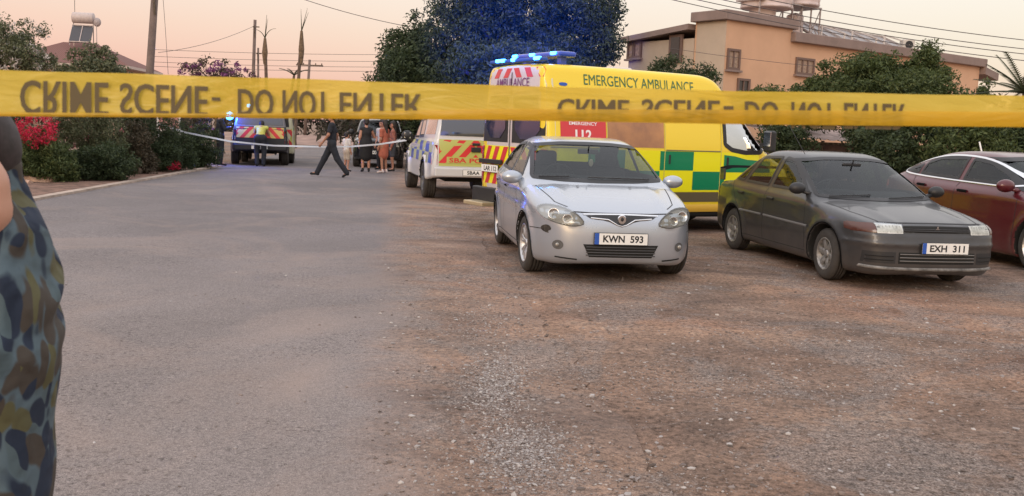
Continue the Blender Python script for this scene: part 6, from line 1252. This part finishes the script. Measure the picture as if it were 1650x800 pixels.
# ------------------------------------------------------------------ barrier tapes
def tape():
    tx = [-1800, 0, 400, 800, 1200, 1650, 3400]; top = [70, 113, 125, 138, 147, 155, 172]; bot = [150, 187, 190, 193, 200, 204.5, 224]; bt = [145, 181.5, 183.5, 176, 177.5, 181, 198]
    Dz = 1.42
    def P(px, py, off=0): return at(px, py, Dz+.02*math.sin(px/300.)+.004*math.sin(px/70.)+off)
    I = lambda x, a: float(np.interp(x, tx, a))
    m, n, p, lk = nodes_mat('yellow_tape'); p.inputs['Base Color'].default_value = (.80, .52, .05, 1); p.inputs['Roughness'].default_value = .3
    t_ = n.nodes.new('ShaderNodeTexCoord'); mp_ = n.nodes.new('ShaderNodeMapping'); mp_.inputs['Scale'].default_value = (5, 5, 22); lk(t_.outputs['Object'], mp_.inputs[0]); bp_ = n.nodes.new('ShaderNodeBump'); bp_.inputs['Strength'].default_value = .8; bp_.inputs['Distance'].default_value = .004; lk(nz(n, lk, mp_.outputs[0], 2.2, 4, .55, 1.0), bp_.inputs['Height']); lk(bp_.outputs[0], p.inputs['Normal'])
    t = n.nodes.new('ShaderNodeTexCoord'); c = rmp(n, lk, nz(n, lk, t.outputs['Object'], 4, 3, .5), [(.35, (.74, .52, .06)), (.65, (.86, .66, .13))]); lk(c, p.inputs['Base Color'])
    tr = n.nodes.new('ShaderNodeBsdfTranslucent'); lk(c, tr.inputs[0]); tp = n.nodes.new('ShaderNodeBsdfTransparent'); tp.inputs[0].default_value = (1, .8, .35, 1); m1 = n.nodes.new('ShaderNodeMixShader'); m1.inputs[0].default_value = .42; lk(p.outputs[0], m1.inputs[1]); lk(tr.outputs[0], m1.inputs[2]); m2 = n.nodes.new('ShaderNodeMixShader'); m2.inputs[0].default_value = .14; lk(m1.outputs[0], m2.inputs[1]); lk(tp.outputs[0], m2.inputs[2]); lk(m2.outputs[0], n.nodes['Material Output'].inputs[0])
    V = []; F = []; xs_ = np.linspace(-1800, 3400, 380); R0 = 5
    for x in xs_:
        for k in range(R0): u = k/(R0-1); V.append(P(x, I(x, top)*(1-u)+I(x, bot)*u+.5*math.sin(x/45.)*(k in (0, 4)), .002*math.sin(math.pi*u)+.0022*mnoise.noise(Vector((x*.012, u*1.5, 0)))))
    for i in range(len(xs_)-1):
        for k in range(R0-1): F.append((i*R0+k, i*R0+k+1, (i+1)*R0+k+1, (i+1)*R0+k))
    o = mesh_obj('barrier_tape', V, F, m, None, True); tag(o, 'wide yellow crime scene tape stretched right across the foreground', 'barrier tape')
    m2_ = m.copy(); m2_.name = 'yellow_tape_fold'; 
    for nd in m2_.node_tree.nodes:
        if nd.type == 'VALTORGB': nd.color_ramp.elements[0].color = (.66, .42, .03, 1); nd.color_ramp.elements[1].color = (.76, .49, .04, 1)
    V = []; F = []
    for x in xs_:
        for k, u in enumerate((0, .5, 1)): V.append(P(x, I(x, bt)*(1-u)+(I(x, bot)+.8)*u, -.006-.003*(k == 1)))
    for i in range(len(xs_)-1):
        for k in range(2): F.append((i*3+k, i*3+k+1, (i+1)*3+k+1, (i+1)*3+k))
    mesh_obj('folded_edge', V, F, m2_, o, True)
    ink = mat('tape_ink', (.105, .075, .03), .6)
    def word(w, x0, x1, yt0, yt1, h):
        vs, fs = text_geo(w, h, .004, 1, False); W_ = vs[:, 0].max(); sc = (x1-x0-2)/W_; pts = []; ff = []
        for q in range(3):
            k = len(pts)
            for a, b_ in vs: X = x0+a*sc+q; u = (X-x0)/(x1-x0); pts.append(P(X, yt0+(yt1-yt0)*u+b_+(q % 2)*.8, -.0030-.00004*q))
            ff += [tuple(i+k for i in f) for f in fs]
        mesh_obj('lettering', pts, ff, ink, o)
    for w, a, c_, y0, y1, h in (('CRIME', 32, 175, 129, 133, 55), ('SCENE', 193, 335, 134, 139, 50), ('DO', 383, 441, 143, 145, 44), ('NOT', 455, 531, 145, 148, 42), ('ENTER', 547, 678, 149, 152, 38),
                             ('CRIME', 898, 1014, 159, 161, 34), ('SCENE', 1034, 1160, 160, 162, 36), ('DO', 1200, 1255, 163, 164, 37), ('NOT', 1275, 1346, 164, 166, 43), ('ENTER', 1360, 1458, 166, 168, 41)): word(w, a, c_, y0, y1, h)
    for x0, x1, y0 in ((341, 355, 157), (1166, 1182, 171)): mesh_obj('lettering', [P(x0, y0, -.003), P(x1, y0+.3, -.003), P(x1, y0+6.3, -.003), P(x0, y0+6, -.003)], [(3, 2, 1, 0)], ink, o)
    return o
tape()
def thin_tape(pts, label):
    V = []; F = []; P = [at(*p) for p in pts]; Q = []
    for i in range(len(P)-1):
        for k in range(8): Q.append(P[i].lerp(P[i+1], k/8))
    Q.append(P[-1])
    for i, q in enumerate(Q): tw = .35*math.sin(i*.5); V += [q+Vector((0, math.sin(tw)*.03, .024)), q-Vector((0, math.sin(tw)*.03, .024))]
    F = [(i*2, i*2+1, i*2+3, i*2+2) for i in range(len(Q)-1)]; o = mesh_obj('barrier_tape', V, F, mat('pale_tape', (.62, .66, .72), .4, trans=.2), None, True); tag(o, label, 'barrier tape')
thin_tape([(255, 200, 26.5), (300, 214, 27), (370, 228, 27.5), (440, 235, 28), (520, 237, 28.3), (565, 236.5, 28), (610, 233, 27), (655, 226, 26)], 'thin pale tape sagging across the road from the shrubs to the pickup')
# white framed notice panel at the end of the hedge
b = MB(); g = at(272, 205, 29.3); o = empty('garden_sign', (g.x, 29.3, 0), .1, 'white framed pink panel on posts behind the left end of the pale tape', 'sign')
for x in (-.32, .32): b.bar((x, 0, 0), (x, 0, 1.75), .05)
b.bar((-.32, 0, 1.75), (.32, 0, 1.75), .05); b.bar((-.32, 0, 1.1), (.32, 0, 1.1), .05); b.build('frame', mat('frame_white', (.6, .56, .54), .6), o); b = MB(); b.box((0, 0, 1.42), (.6, .03, .6)); b.build('panel', mat('panel_pink', (.50, .27, .24), .7, col2=(.30, .12, .12), scale=5), o)

# ------------------------------------------------------------------ place the vehicles
silver_car(); grey_car(); red_car(); ambulance()
WH = mat('pickup_white', (.58, .58, .60), .3, 0, .6, dust=.3, backdark=True); DK = mat('pickup_dark', (.03, .032, .04), .3, .2, .6, dust=.2, backdark=True)
pickup((-1.972, 25.049), 3.362, 'white police pickup with red and lime striped tailgate beside the ambulance', WH, WH, 'SBA POLICE', 'SBAA 12', None)
g = gd(419, 268); F_ = (math.sin(3.40), -math.cos(3.40))
pickup((g.x+F_[0]*5.35, g.y+F_[1]*5.35), 3.40, 'dark police pickup with red and yellow striped tailgate and a blue lamp on its roof', DK, mat('pickup_grey_canopy', (.20, .19, .21), .4, backdark=True), None, 'SBAA 7', [((-5.15, .98, 1.62), .10, 160), ((-2.4, .4, 2.0), .06, 20)], (.93, 1.28), (.60, .46, .14), mat('gate_dark', (.02, .02, .025), .5), mat('bumper_dark', (.02, .02, .024), .5), .045)
suv(); far_van()
